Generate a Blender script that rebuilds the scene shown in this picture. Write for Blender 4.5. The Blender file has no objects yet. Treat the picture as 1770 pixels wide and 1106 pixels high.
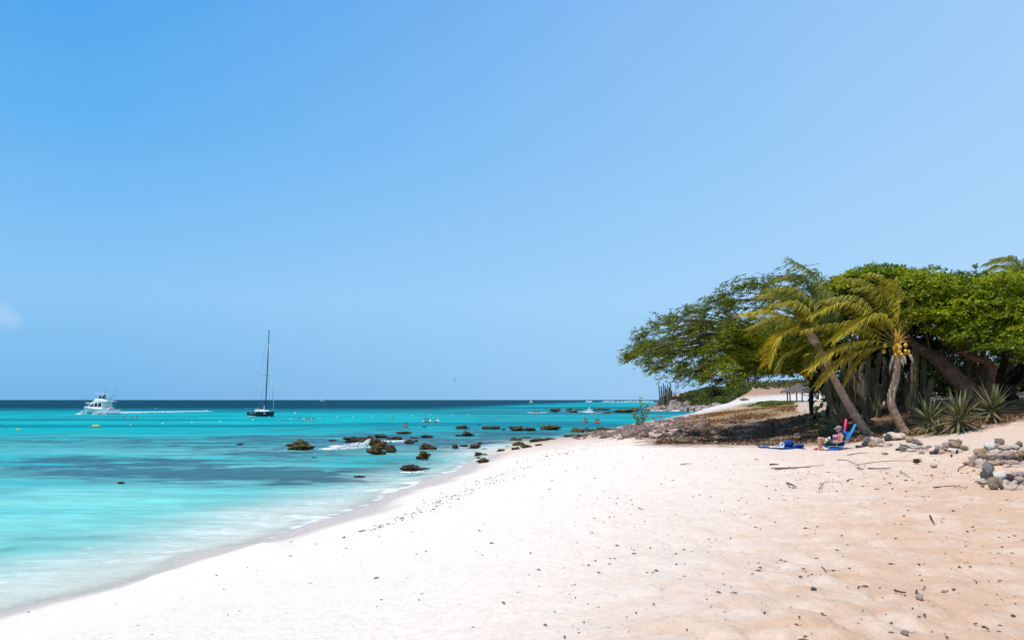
import bpy, bmesh, math, random
import numpy as np
from mathutils import Vector, Matrix, Euler, noise as mnoise

scene = bpy.context.scene
COL = scene.collection
random.seed(11)
RNG = np.random.default_rng(11)

# ------------------------------------------------------------------ camera, light, exposure
F_PX, CX, CY, HOR = 1389.0, 885.0, 553.0, 691.0
EYE = 3.0
TH = math.atan((HOR - CY) / F_PX)
cam_d = bpy.data.cameras.new('camera')
cam_d.lens = 36.0 * F_PX / 1770.0
cam_d.clip_start = 0.1
cam_d.clip_end = 60000
cam = bpy.data.objects.new('camera', cam_d)
COL.objects.link(cam)
cam.location = (0, 0, EYE)
cam.rotation_euler = (math.pi / 2 + TH, 0, 0)
scene.camera = cam

SUN_DIR = Vector((-0.36, -0.26, 0.89)).normalized()      # towards the sun
SUN_EL = math.asin(SUN_DIR.z)
SUN_AZ = math.atan2(SUN_DIR.x, SUN_DIR.y)
sun_d = bpy.data.lights.new('sun', 'SUN')
sun_d.energy = 3.6
sun_d.angle = math.radians(0.53)
sun_d.color = (1.0, 0.94, 0.86)
sun = bpy.data.objects.new('sun', sun_d)
COL.objects.link(sun)
sun.rotation_euler = SUN_DIR.to_track_quat('Z', 'Y').to_euler()

scene.view_settings.view_transform = 'Standard'
scene.view_settings.look = 'None'
scene.view_settings.gamma = 1.0
scene.view_settings.exposure = 0.13
scene.view_settings.use_curve_mapping = False
scene.render.engine = 'CYCLES'
scene.cycles.max_bounces = 6
scene.cycles.diffuse_bounces = 2
scene.cycles.glossy_bounces = 2
scene.cycles.transmission_bounces = 3
scene.cycles.transparent_max_bounces = 6
scene.cycles.caustics_reflective = False
scene.cycles.caustics_refractive = False

world = bpy.data.worlds.new('World')
scene.world = world
world.use_nodes = True
wn, wl = world.node_tree.nodes, world.node_tree.links
wn.clear()
w_out = wn.new('ShaderNodeOutputWorld')
w_bg = wn.new('ShaderNodeBackground')
w_sky = wn.new('ShaderNodeTexSky')
w_sky.sky_type = 'NISHITA'
w_sky.sun_disc = False
w_sky.sun_elevation = SUN_EL
w_sky.sun_rotation = SUN_AZ
w_sky.altitude = 0
w_sky.air_density = 1.0
w_sky.dust_density = 0.6
w_sky.ozone_density = 2.0
w_bg.inputs['Strength'].default_value = 0.112
# tint by elevation and azimuth: deep clear blue to the left, thin white haze to the right (east) side
w_tc = wn.new('ShaderNodeTexCoord')
w_sep = wn.new('ShaderNodeSeparateXYZ')
wl.new(w_tc.outputs['Generated'], w_sep.inputs[0])
w_ramp = wn.new('ShaderNodeValToRGB')
wl.new(w_sep.outputs['Z'], w_ramp.inputs[0])
er = w_ramp.color_ramp
SKY_STOPS = [(0.0, (0.16, 0.45, 0.81)), (0.03, (0.18, 0.48, 0.84)), (0.12, (0.26, 0.57, 0.92)), (0.20, (0.20, 0.52, 0.91)),
             (0.30, (0.125, 0.45, 0.89)), (0.46, (0.065, 0.36, 0.85)), (0.7, (0.04, 0.26, 0.70)), (1.0, (0.035, 0.19, 0.55))]
er.elements[0].position = SKY_STOPS[0][0]; er.elements[0].color = (*SKY_STOPS[0][1], 1)
er.elements[1].position = 1.0; er.elements[1].color = (*SKY_STOPS[-1][1], 1)
for p_, c_ in SKY_STOPS[1:-1]:
    e_ = er.elements.new(p_); e_.color = (*c_, 1)
w_az = wn.new('ShaderNodeMapRange')
w_az.inputs['From Min'].default_value = -0.45; w_az.inputs['From Max'].default_value = 0.52
w_az.inputs['To Min'].default_value = 0.0; w_az.inputs['To Max'].default_value = 0.60
wl.new(w_sep.outputs['X'], w_az.inputs['Value'])
w_mixh = wn.new('ShaderNodeMix'); w_mixh.data_type = 'RGBA'
wl.new(w_az.outputs['Result'], w_mixh.inputs['Factor'])
wl.new(w_ramp.outputs['Color'], w_mixh.inputs[6])
w_mixh.inputs[7].default_value = (0.54, 0.765, 1.0, 1)
# the Nishita sky carries the light; blended with the measured colour of this sky
w_sc = wn.new('ShaderNodeMix'); w_sc.data_type = 'RGBA'; w_sc.blend_type = 'MULTIPLY'
w_sc.inputs['Factor'].default_value = 1.0
w_sc.inputs[7].default_value = (8.3, 8.3, 8.3, 1)
wl.new(w_mixh.outputs[2], w_sc.inputs[6])
w_mix = wn.new('ShaderNodeMix'); w_mix.data_type = 'RGBA'
w_mix.inputs['Factor'].default_value = 0.94
wl.new(w_sky.outputs['Color'], w_mix.inputs[6])
wl.new(w_sc.outputs[2], w_mix.inputs[7])
# a few thin cloud wisps low over the sea to the left
w_n = wn.new('ShaderNodeTexNoise'); w_n.inputs['Scale'].default_value = 26; w_n.inputs['Detail'].default_value = 5
w_map = wn.new('ShaderNodeMapping'); w_map.inputs['Scale'].default_value = (1, 1, 1.5)
wl.new(w_tc.outputs['Generated'], w_map.inputs[0]); wl.new(w_map.outputs[0], w_n.inputs['Vector'])
w_dist = wn.new('ShaderNodeVectorMath'); w_dist.operation = 'DISTANCE'
wl.new(w_tc.outputs['Generated'], w_dist.inputs[0])
W_DIST = w_dist
w_dr = wn.new('ShaderNodeMapRange'); w_dr.inputs['From Min'].default_value = 0.0; w_dr.inputs['From Max'].default_value = 0.045
w_dr.inputs['To Min'].default_value = 0.28; w_dr.inputs['To Max'].default_value = -0.25
wl.new(w_dist.outputs['Value'], w_dr.inputs['Value'])
w_add = wn.new('ShaderNodeMath'); w_add.operation = 'ADD'
wl.new(w_n.outputs['Fac'], w_add.inputs[0]); wl.new(w_dr.outputs['Result'], w_add.inputs[1])
w_cl = wn.new('ShaderNodeMapRange'); w_cl.inputs['From Min'].default_value = 0.58; w_cl.inputs['From Max'].default_value = 0.85
w_cl.inputs['To Max'].default_value = 0.22
wl.new(w_add.outputs[0], w_cl.inputs['Value'])
w_cm = wn.new('ShaderNodeMix'); w_cm.data_type = 'RGBA'
wl.new(w_cl.outputs['Result'], w_cm.inputs['Factor'])
wl.new(w_mix.outputs[2], w_cm.inputs[6]); w_cm.inputs[7].default_value = (7.2, 7.3, 7.8, 1)
wl.new(w_cm.outputs[2], w_bg.inputs['Color'])
wl.new(w_bg.outputs[0], w_out.inputs[0])

# ------------------------------------------------------------------ photo geometry helpers
def ray(u, v):
    cx, cy = (u - CX) / F_PX, (CY - v) / F_PX
    return Vector((cx, math.cos(TH) - math.sin(TH) * cy, math.sin(TH) + math.cos(TH) * cy))

def P(u, v, Y):
    d = ray(u, v)
    s = Y / d.y
    return Vector((d.x * s, Y, EYE + d.z * s))

def Pz(u, v, z=0.0):
    d = ray(u, v)
    s = (z - EYE) / d.z
    return Vector((d.x * s, d.y * s, z))

def proj(x, y, z):
    dz = z - EYE
    fw = y * math.cos(TH) + dz * math.sin(TH)
    up = -y * math.sin(TH) + dz * math.cos(TH)
    fw = np.maximum(fw, 0.05)
    return CX + F_PX * x / fw, CY - F_PX * up / fw

W_DIST.inputs[1].default_value = ray(8, 538).normalized()

_tab = np.random.default_rng(5).random((256, 256))
def vnoise(x, y):
    xi, yi = np.floor(x).astype(int), np.floor(y).astype(int)
    fx, fy = x - xi, y - yi
    fx, fy = fx * fx * (3 - 2 * fx), fy * fy * (3 - 2 * fy)
    a = _tab[xi & 255, yi & 255]; b = _tab[(xi + 1) & 255, yi & 255]
    c = _tab[xi & 255, (yi + 1) & 255]; d = _tab[(xi + 1) & 255, (yi + 1) & 255]
    return (a * (1 - fx) + b * fx) * (1 - fy) + (c * (1 - fx) + d * fx) * fy

def fbm(x, y, o=4):
    s, a, t = 0, 1.0, 0
    for i in range(o):
        s = s + a * vnoise(x * 2 ** i + 17.3 * i, y * 2 ** i + 9.1 * i); t += a; a *= 0.55
    return s / t

def sstep(a, b, x):
    t = np.clip((x - a) / (b - a), 0, 1)
    return t * t * (3 - 2 * t)

def seg_dist(px, py, pts):
    best = np.full(px.shape, 1e9)
    for (ax, ay), (bx, by) in zip(pts[:-1], pts[1:]):
        dx, dy = bx - ax, by - ay
        t = np.clip(((px - ax) * dx + (py - ay) * dy) / (dx * dx + dy * dy + 1e-12), 0, 1)
        best = np.minimum(best, np.hypot(px - ax - t * dx, py - ay - t * dy))
    return best

def inside(px, py, poly):
    r = np.zeros(px.shape, bool)
    n = len(poly)
    for i in range(n):
        ax, ay = poly[i]; bx, by = poly[(i + 1) % n]
        if ay == by: continue
        c = ((ay > py) != (by > py)) & (px < (bx - ax) * (py - ay) / (by - ay) + ax)
        r ^= c
    return r

def polymask(u, v, poly, soft):
    d = seg_dist(u, v, poly + [poly[0]])
    d = np.where(inside(u, v, poly), d, -d)
    return sstep(-soft, soft, d)

# ------------------------------------------------------------------ object helpers
def tag(o, label=None, cat=None, group=None, kind=None):
    if label: o['label'] = label
    if cat: o['category'] = cat
    if group: o['group'] = group
    if kind: o['kind'] = kind
    return o

def link(o, parent=None):
    COL.objects.link(o)
    if parent is not None: o.parent = parent
    return o

def empty(name, loc=(0, 0, 0), rz=0.0):
    o = bpy.data.objects.new(name, None)
    o.empty_display_size = 0.3
    o.location = loc; o.rotation_euler = (0, 0, rz)
    return link(o)

def np_mesh(name, V, faces_flat, sizes, mats=None, smooth=False):
    """fast mesh from numpy arrays; faces_flat = loop vertex ids, sizes = loops per face"""
    me = bpy.data.meshes.new(name)
    V = np.asarray(V, np.float32)
    me.vertices.add(len(V)); me.vertices.foreach_set('co', V.ravel())
    ff = np.asarray(faces_flat, np.int32).ravel()
    sizes = np.asarray(sizes, np.int32)
    me.loops.add(len(ff)); me.loops.foreach_set('vertex_index', ff)
    me.polygons.add(len(sizes))
    st = np.concatenate([[0], np.cumsum(sizes)[:-1]]).astype(np.int32)
    me.polygons.foreach_set('loop_start', st)
    me.polygons.foreach_set('loop_total', sizes)
    if smooth: me.polygons.foreach_set('use_smooth', np.ones(len(sizes), bool))
    me.update(calc_edges=True)
    if mats:
        for m in (mats if isinstance(mats, (list, tuple)) else [mats]): me.materials.append(m)
    return me

def grid_mesh(name, X, Y, Z, mat, smooth=True):
    n, m = X.shape
    V = np.stack([X, Y, Z], -1).reshape(-1, 3)
    i = np.arange(n - 1)[:, None] * m + np.arange(m - 1)[None, :]
    F = np.stack([i, i + 1, i + m + 1, i + m], -1).reshape(-1, 4)
    return np_mesh(name, V, F, np.full(len(F), 4), mat, smooth)

def set_attr(me, name, arr, typ='FLOAT'):
    a = me.attributes.new(name, typ, 'POINT')
    if typ == 'FLOAT': a.data.foreach_set('value', np.asarray(arr, np.float32).ravel())
    else:
        c = np.asarray(arr, np.float32).reshape(-1, 3)
        c = np.concatenate([c, np.ones((len(c), 1), np.float32)], 1)
        a.data.foreach_set('color', c.ravel())

def mobj(name, me, parent=None):
    return link(bpy.data.objects.new(name, me), parent)

class MB:
    """collects simple shapes into one mesh"""
    def __init__(s): s.bm = bmesh.new()
    def box(s, c, size, rot=None, bevel=0.0):
        r = bmesh.ops.create_cube(s.bm, size=1.0)
        M = Matrix.Translation(c) @ (Euler(rot).to_matrix().to_4x4() if rot else Matrix()) @ Matrix.Diagonal((*size, 1))
        bmesh.ops.transform(s.bm, matrix=M, verts=r['verts'])
        if bevel:
            es = list({e for v in r['verts'] for e in v.link_edges})
            bmesh.ops.bevel(s.bm, geom=es, offset=bevel, segments=1, affect='EDGES')
        return s
    def sphere(s, c, r, seg=10, scale=(1, 1, 1), rot=None):
        q = bmesh.ops.create_uvsphere(s.bm, u_segments=seg, v_segments=max(5, seg * 2 // 3), radius=r)
        M = Matrix.Translation(c) @ (Euler(rot).to_matrix().to_4x4() if rot else Matrix()) @ Matrix.Diagonal((*scale, 1))
        bmesh.ops.transform(s.bm, matrix=M, verts=q['verts'])
        return s
    def tube(s, pts, rad, n=6, caps=True):
        pts = [Vector(p) for p in pts]
        rad = rad if isinstance(rad, (list, tuple)) else [rad] * len(pts)
        rings = []
        for i, p in enumerate(pts):
            t = (pts[min(i + 1, len(pts) - 1)] - pts[max(i - 1, 0)]).normalized()
            a = t.cross(Vector((0.31, 0.17, 0.93)) if abs(t.z) < .9 else Vector((1, 0.1, 0))).normalized()
            b = t.cross(a)
            rings.append([s.bm.verts.new(p + (a * math.cos(k * 2 * math.pi / n) + b * math.sin(k * 2 * math.pi / n)) * rad[i]) for k in range(n)])
        for r0, r1 in zip(rings[:-1], rings[1:]):
            for k in range(n):
                s.bm.faces.new((r0[k], r0[(k + 1) % n], r1[(k + 1) % n], r1[k]))
        if caps:
            s.bm.faces.new(rings[0][::-1]); s.bm.faces.new(rings[-1])
        return s
    def lathe(s, prof, n=16, M=None):
        rings = []
        for (r, z) in prof:
            rings.append([s.bm.verts.new(Vector((max(r, 1e-4) * math.cos(k * 2 * math.pi / n), max(r, 1e-4) * math.sin(k * 2 * math.pi / n), z))) for k in range(n)])
        for r0, r1 in zip(rings[:-1], rings[1:]):
            for k in range(n): s.bm.faces.new((r0[k], r0[(k + 1) % n], r1[(k + 1) % n], r1[k]))
        if M is not None: bmesh.ops.transform(s.bm, matrix=M, verts=[v for r in rings for v in r])
        return s
    def poly(s, pts):
        s.bm.faces.new([s.bm.verts.new(p) for p in pts]); return s
    def loft(s, secs, closed=True, caps=True):
        rings = [[s.bm.verts.new(p) for p in sec] for sec in secs]
        n = len(rings[0])
        for r0, r1 in zip(rings[:-1], rings[1:]):
            for k in range(n if closed else n - 1):
                s.bm.faces.new((r0[k], r0[(k + 1) % n], r1[(k + 1) % n], r1[k]))
        if caps:
            s.bm.faces.new(rings[0][::-1]); s.bm.faces.new(rings[-1])
        return s
    def build(s, name, mat, parent=None, smooth=False, loc=None):
        bmesh.ops.recalc_face_normals(s.bm, faces=s.bm.faces)
        me = bpy.data.meshes.new(name); s.bm.to_mesh(me); s.bm.free()
        me.materials.append(mat)
        if smooth: me.polygons.foreach_set('use_smooth', np.ones(len(me.polygons), bool))
        o = mobj(name, me, parent)
        if loc is not None: o.location = loc
        return o

# ------------------------------------------------------------------ materials
def mat(name, color, rough=0.7, spec=0.3, var=0.0, scale=4.0, bump=0.0, bscale=20.0, metallic=0.0, c2=None, attr=None, trans=0.0, detail=4.0, coords='Object'):
    m = bpy.data.materials.new(name); m.use_nodes = True
    nt = m.node_tree; n, l = nt.nodes, nt.links
    b = n['Principled BSDF']
    b.inputs['Roughness'].default_value = rough
    b.inputs['Specular IOR Level'].default_value = spec
    b.inputs['Metallic'].default_value = metallic
    tc = n.new('ShaderNodeTexCoord')
    src = None
    if attr:
        a = n.new('ShaderNodeAttribute'); a.attribute_name = attr; src = a.outputs['Color']
    if var > 0 or c2:
        t = n.new('ShaderNodeTexNoise'); t.inputs['Scale'].default_value = scale; t.inputs['Detail'].default_value = detail
        l.new(tc.outputs[coords], t.inputs['Vector'])
        mr = n.new('ShaderNodeMapRange'); mr.inputs['From Min'].default_value = 0.32; mr.inputs['From Max'].default_value = 0.68
        l.new(t.outputs['Fac'], mr.inputs['Value'])
        mx = n.new('ShaderNodeMix'); mx.data_type = 'RGBA'
        if c2:
            mx.inputs[6].default_value = (*color, 1); mx.inputs[7].default_value = (*c2, 1)
            l.new(mr.outputs['Result'], mx.inputs['Factor'])
            if src:
                mm = n.new('ShaderNodeMix'); mm.data_type = 'RGBA'; mm.blend_type = 'MULTIPLY'; mm.inputs['Factor'].default_value = 1
                l.new(mx.outputs[2], mm.inputs[6]); l.new(src, mm.inputs[7]); src = mm.outputs[2]
            else: src = mx.outputs[2]
        else:
            mr.inputs['To Min'].default_value = 1 - var; mr.inputs['To Max'].default_value = 1 + var
            mx.blend_type = 'MULTIPLY'; mx.inputs['Factor'].default_value = 1
            if src:
                m0 = n.new('ShaderNodeMix'); m0.data_type = 'RGBA'; m0.blend_type = 'MULTIPLY'; m0.inputs['Factor'].default_value = 1
                l.new(src, m0.inputs[6]); m0.inputs[7].default_value = (*color, 1); l.new(m0.outputs[2], mx.inputs[6])
            else: mx.inputs[6].default_value = (*color, 1)
            l.new(mr.outputs['Result'], mx.inputs[7]); src = mx.outputs[2]
    if src: l.new(src, b.inputs['Base Color'])
    else: b.inputs['Base Color'].default_value = (*color, 1)
    if bump > 0:
        t2 = n.new('ShaderNodeTexNoise'); t2.inputs['Scale'].default_value = bscale; t2.inputs['Detail'].default_value = 5
        l.new(tc.outputs[coords], t2.inputs['Vector'])
        bp = n.new('ShaderNodeBump'); bp.inputs['Strength'].default_value = 1.0; bp.inputs['Distance'].default_value = bump
        l.new(t2.outputs['Fac'], bp.inputs['Height']); l.new(bp.outputs[0], b.inputs['Normal'])
    if trans > 0:
        tr = n.new('ShaderNodeBsdfTranslucent')
        if src: l.new(src, tr.inputs['Color'])
        else: tr.inputs['Color'].default_value = (*color, 1)
        ms = n.new('ShaderNodeMixShader'); ms.inputs['Fac'].default_value = trans
        l.new(b.outputs[0], ms.inputs[1]); l.new(tr.outputs[0], ms.inputs[2])
        l.new(ms.outputs[0], n['Material Output'].inputs['Surface'])
    return m
# ------------------------------------------------------------------ shoreline and terrain
_cpx = [(0, 1065), (120, 1030), (290, 985), (420, 945), (500, 920), (560, 903), (640, 874), (690, 850), (750, 828), (810, 806),
        (838, 792), (856, 780), (885, 773), (920, 765), (960, 758), (1000, 752), (1045, 743), (1080, 735), (1110, 730), (1150, 723),
        (1185, 718.5), (1215, 715), (1205, 711.5), (1180, 710.5), (1150, 710), (1118, 709.5)]
COAST = [(-30, -40), (-16, -12), (-11.2, 0), (-8.9, 6)] + [tuple(Pz(u, v)[:2]) for u, v in _cpx] + [(39, 235), (48, 262), (75, 310), (150, 420), (400, 640), (1500, 900)]
LAND = COAST + [(1500, -500), (-30, -500)]

def signed_shore(x, y):
    d = seg_dist(x, y, COAST)
    return np.where(inside(x, y, LAND), d, -d)

CT = []
def ct(u, v, Y):
    p = P(u, v, Y); CT.append((p.x, p.y, p.z))
for (x, y, z) in [(0, 0, 1.42), (0, -6, 1.6), (8, -4, 1.7), (5, 2, 1.42), (-4, 0, 1.05), (-5, 7, 0.85), (12, 6, 1.6), (25, 4, 2.0), (25, 15, 2.2), (-1, 5, 1.32), (3, 8, 1.38), (40, 0, 2.5), (0, -30, 2.0), (40, -30, 2.5), (-10, -12, 0.9)]:
    CT.append((x, y, z))
for c_ in COAST[:24]: CT.append((c_[0], c_[1], 0.0))
for i in range(1, 20):
    a, b = Vector(COAST[i]), Vector(COAST[i + 1])
    n_ = Vector((b.y - a.y, -(b.x - a.x))).normalized()      # landward
    m_ = (a + b) / 2
    if m_.y > 60: continue
    k = 1.0 if m_.y < 26 else 0.75
    for s_, z_ in ((1.4, 0.24 * k), (3.2, 0.62 * k), (-2.5, -0.22), (-7, -0.6), (-20, -1.6)):
        q = m_ + n_ * s_; CT.append((q.x, q.y, z_))
for a_ in [(640, 990, 9.0), (850, 900, 12.5), (900, 830, 19), (900, 795, 29), (950, 775, 38), (1000, 764, 46), (1050, 752, 55), (1100, 741, 72), (1150, 730, 95),
           (1100, 757, 40), (1100, 772, 30), (1200, 775, 28.5), (1300, 775, 28), (1440, 777, 27.5), (1200, 850, 16), (1400, 900, 10.7), (1770, 900, 10.9), (1500, 850, 14.3),
           (1500, 765, 28.5), (1500, 748, 32), (1560, 745, 31.5), (1600, 748, 30), (1660, 742, 28), (1715, 731, 28.5), (1770, 725, 29), (1900, 715, 30), (2300, 710, 30), (1770, 760, 24), (1740, 800, 20),
           (1620, 780, 24), (1740, 845, 15.2), (1300, 758, 35), (1150, 758, 38), (1200, 740, 50), (1300, 732, 50), (1420, 728, 45), (1250, 715, 95), (1200, 722, 100), (1330, 706, 90),
           (1380, 703, 75), (1385, 694.5, 150), (1430, 701, 80), (1500, 707, 45), (1600, 700, 50), (1745, 692, 60), (1900, 690, 60), (1270, 695, 155), (1200, 709, 165), (1230, 704, 158),
           (1300, 690, 175), (1400, 685, 210), (1340, 687, 195), (1130, 702, 222), (1160, 697, 224), (1190, 704, 212), (1240, 700, 200), (1150, 693, 230), (1200, 684, 235),
           (1260, 674, 240), (1320, 673, 265), (1370, 672, 275), (1450, 670, 270), (1600, 668, 250), (1770, 665, 240), (2200, 665, 240), (1300, 669, 330), (1600, 658, 400), (2500, 660, 380)]:
    ct(*a_)
CT = np.array(CT)
def _uv(x, y):
    return np.stack([1.7 * np.arctan2(x, np.sqrt(y * y + 9.0) * np.sign(y + 1e-6) if False else np.abs(y) + 4.0) - 0.8 * np.minimum(y, 0) / 20, 0.5 * np.log(x * x + y * y + 16)], -1)
_C = _uv(CT[:, 0], CT[:, 1]); _N = len(_C)
def _phi(d): return np.where(d > 1e-9, d * d * np.log(d + 1e-12), 0)
_K = _phi(np.linalg.norm(_C[:, None] - _C[None], axis=-1)) + np.eye(_N) * 2e-3
_A = np.zeros((_N + 3, _N + 3)); _A[:_N, :_N] = _K; _A[:_N, _N] = 1; _A[:_N, _N + 1:] = _C; _A[_N, :_N] = 1; _A[_N + 1:, :_N] = _C.T
_W = np.linalg.solve(_A, np.concatenate([CT[:, 2], np.zeros(3)]))

def terrain_z(x, y, detail=True):
    x = np.asarray(x, float); y = np.asarray(y, float)
    sh = x.shape; x = x.ravel(); y = y.ravel(); z = np.empty(len(x))
    for i in range(0, len(x), 20000):
        q = _uv(x[i:i + 20000], y[i:i + 20000])
        z[i:i + 20000] = _phi(np.linalg.norm(q[:, None] - _C[None], axis=-1)) @ _W[:_N] + _W[_N] + q @ _W[_N + 1:]
    sd = signed_shore(x, y)
    up = np.maximum(z, np.minimum(0.06 * np.abs(sd), 0.5)); up = np.minimum(up, 0.25 * np.abs(sd) + 0.002 + np.clip(sd - 3, 0, 9))
    z = np.where(sd > 0, up, np.minimum(z, -np.minimum(0.05 * np.abs(sd), 1.5)))
    z = np.clip(z, -3, 9)
    z = z + (fbm(x * 0.45, y * 0.45, 4) - 0.5) * 0.11 * np.exp(-(sd / 1.6) ** 2) * (y < 45)
    if detail:
        r = np.hypot(x, y)
        land = sstep(1.2, 5, sd)
        dune = (fbm(x * 0.5 + 3, y * 0.5, 2) - 0.5) * 0.10 * land
        u, v = proj(x, y, z)
        right = sstep(700, 1500, u)
        warp = 0.5 * vnoise(x * 1.1, y * 1.1)
        foot = (np.abs(vnoise(x * 2.9 + warp, y * 3.7 + warp) - 0.5) * 2) ** 0.8
        foot2 = vnoise(x * 6.3 + 7, y * 7.5)
        z = z + dune + land * (0.35 + 0.65 * right) * (0.060 * (foot - 0.5) + 0.032 * (foot2 - 0.5)) * sstep(60, 20, r)
        rocky = polymask(u, v, [(985, 762), (1010, 748), (1060, 738), (1120, 728), (1190, 715), (1260, 722), (1300, 745), (1290, 757), (1180, 765), (1080, 760)], 14)
        rocky = rocky * (y > 33) * (sd > 0)
        z = z + rocky * (fbm(x * 0.9, y * 0.6, 4) - 0.42) * 0.4
        rub = polymask(u, v, [(1110, 712), (1120, 696), (1190, 684), (1230, 700), (1260, 706), (1220, 715)], 5) * (y > 150) * (sd > 0)
        z = z + rub * (fbm(x * 0.9, y * 0.6, 4) - 0.4) * 1.3
    return z.reshape(sh)

def gz(x, y): return float(terrain_z(np.array([x]), np.array([y]))[0])

def on_ground(u, v):
    """point of the ground that the photograph shows at (u, v)"""
    d = ray(u, v); ys = np.geomspace(2.5, 420, 700)
    xs = d.x / d.y * ys; zs = EYE + d.z / d.y * ys
    t = terrain_z(xs, ys)
    k = np.argmax(t >= zs)
    if t[k] < zs[k]: return P(u, v, 60)
    y0, y1 = ys[max(k - 1, 0)], ys[k]
    a = zs[max(k - 1, 0)] - t[max(k - 1, 0)]; b = zs[k] - t[k]
    y = y0 + (y1 - y0) * (a / (a - b) if a != b else 0)
    x = d.x / d.y * y
    return Vector((x, y, gz(x, y)))

th = np.concatenate([np.radians(np.linspace(-115, -36, 60, endpoint=False)), np.radians(np.linspace(-36, 36, 640, endpoint=False)), np.radians(np.linspace(36, 115, 60))])
rr = np.concatenate([np.geomspace(0.5, 4, 20, endpoint=False), np.geomspace(4, 60, 250, endpoint=False), np.geomspace(60, 900, 130)])
R_, T_ = np.meshgrid(rr, th, indexing='ij')
X_, Y_ = R_ * np.sin(T_), R_ * np.cos(T_)
Z_ = terrain_z(X_, Y_)
SD_ = signed_shore(X_.ravel(), Y_.ravel()).reshape(X_.shape)
U_, V_ = proj(X_, Y_, Z_)
def C3(c): return np.array(c)[None, None, :]
def mixc(a, b, f): return a * (1 - f[..., None]) + b * f[..., None]
n1 = fbm(X_ * 0.35, Y_ * 0.35, 4); n2 = fbm(X_ * 2.2 + 40, Y_ * 3.2, 3); n6 = fbm(X_ * 3.4 + 80, Y_ * 4.2, 3)
tan = sstep(880, 1850, U_ + (V_ - 850) * 1.1) * (Y_ < 60)
col = mixc(C3((0.85, 0.73, 0.62)) + 0 * X_[..., None], C3((0.66, 0.43, 0.285)), np.clip(tan * 0.92 + (n6 - 0.5) * 1.0 * tan + .10 * tan + (n1 - .5) * 0.35 * tan, 0, 1))  # tan inland sand, with light falloff and ripple shading also put into the colour
far = sstep(30, 60, Y_)
col = mixc(col, C3((0.54, 0.40, 0.30)), far)
tanr = sstep(1060, 1500, U_) * sstep(820, 770, V_) * (Y_ < 50)
col = mixc(col, C3((0.68, 0.52, 0.41)), 0.7 * tanr * sstep(0.3, 0.7, n1))
shaded_soil = polymask(U_ + (n2 - .5) * 60, V_ + (n2 - 0.5) * 9, [(1100, 769), (1150, 752), (1180, 733), (1260, 727), (1360, 722), (1430, 705), (1500, 698), (1770, 690), (2300, 680), (2300, 712), (1760, 727), (1680, 743), (1600, 752), (1530, 757), (1440, 770), (1300, 770), (1200, 771)], 5) * (Y_ > 26)
grass = polymask(U_ + (n2 - .5) * 40, V_ + (n2 - 0.5) * 8, [(1150, 738), (1190, 722), (1240, 711), (1330, 699), (1370, 698), (1380, 716), (1300, 727), (1200, 736)], 4) * (Y_ > 40) * (SD_ > 1)
green = polymask(U_, V_ + (n2 - 0.5) * 6, [(1270, 702), (1310, 694), (1375, 691), (1380, 698), (1300, 704)], 2) * (Y_ > 60)
field = polymask(U_, V_ + (n2 - 0.5) * 6, [(1262, 681), (1290, 673), (1380, 668), (1800, 660), (1800, 678), (1400, 681), (1300, 684)], 2) * (Y_ > 130)
head = polymask(U_, V_, [(1100, 714), (1112, 700), (1150, 690), (1200, 683), (1200, 660), (1300, 655), (1300, 676), (1262, 690), (1225, 705), (1190, 714)], 4) * (Y_ > 150)
ledge = polymask(U_ + (n2 - .5) * 30, V_ + (n2 - 0.5) * 8, [(985, 758), (1010, 745), (1060, 735), (1120, 728), (1190, 714), (1220, 716), (1180, 735), (1200, 755), (1120, 762), (1080, 757)], 4) * (Y_ > 33) * (Y_ < 170)
path = polymask(U_, V_, [(1175, 716), (1195, 709), (1232, 702), (1268, 690), (1310, 686), (1360, 682), (1420, 681), (1425, 690), (1330, 694), (1290, 696), (1260, 703), (1215, 713)], 2.5) * (Y_ > 70)
sp = sstep(0.35, 0.65, vnoise(X_ * 7, Y_ * 7))
col = mixc(col, mixc(C3((0.58, 0.39, 0.29)) + 0 * X_[..., None], C3((0.24, 0.16, 0.12)), sstep(0.5, 0.68, n2)), ledge * 0.75)
col = mixc(col, mixc(C3((0.13, 0.10, 0.085)) + 0 * X_[..., None], C3((0.40, 0.34, 0.29)), sstep(.45, .6, fbm(X_ * 1.6, Y_ * .8, 3))), head * 0.9)
col = mixc(col, mixc(C3((0.40, 0.24, 0.12)) + 0 * X_[..., None], C3((0.20, 0.15, 0.06)), n1), grass)
col = mixc(col, C3((0.16, 0.17, 0.05)), green * 0.8)
col = mixc(col, C3((0.42, 0.25, 0.17)), field)
col = mixc(col, C3((0.66, 0.60, 0.54)), path * 0.95)
col = mixc(col, mixc(C3((0.20, 0.105, 0.052)) + 0 * X_[..., None], C3((0.42, 0.30, 0.21)), sp * sstep(.45, .7, n2)), shaded_soil * 0.95)  # brown litter ground, with warm shade and lit beige spots put into the colour
wet = sstep(1.7, 0.4, SD_ + (n1 - .5) * 1.6) * (Y_ < 45) * sstep(14, 19, Y_)+ sstep(0.8, 0.2, SD_ + (n1 - .5) * .8) * (Y_ < 45)
wet = np.clip(wet, 0, 1) * (SD_ > -4)
col = mixc(col, C3((0.52, 0.44, 0.38)), wet * 0.9)
col = mixc(col, C3((0.90, 0.83, 0.73)), sstep(-0.3, -1.6, SD_))
g_me = grid_mesh('beach', X_, Y_, Z_, None)
g_me.materials.clear()
set_attr(g_me, 'wet', wet); set_attr(g_me, 'rough_zone', np.clip(shaded_soil + ledge + grass + head, 0, 1))
set_attr(g_me, 'albedo', np.clip(col, 0, 1), 'FLOAT_COLOR')

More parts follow.
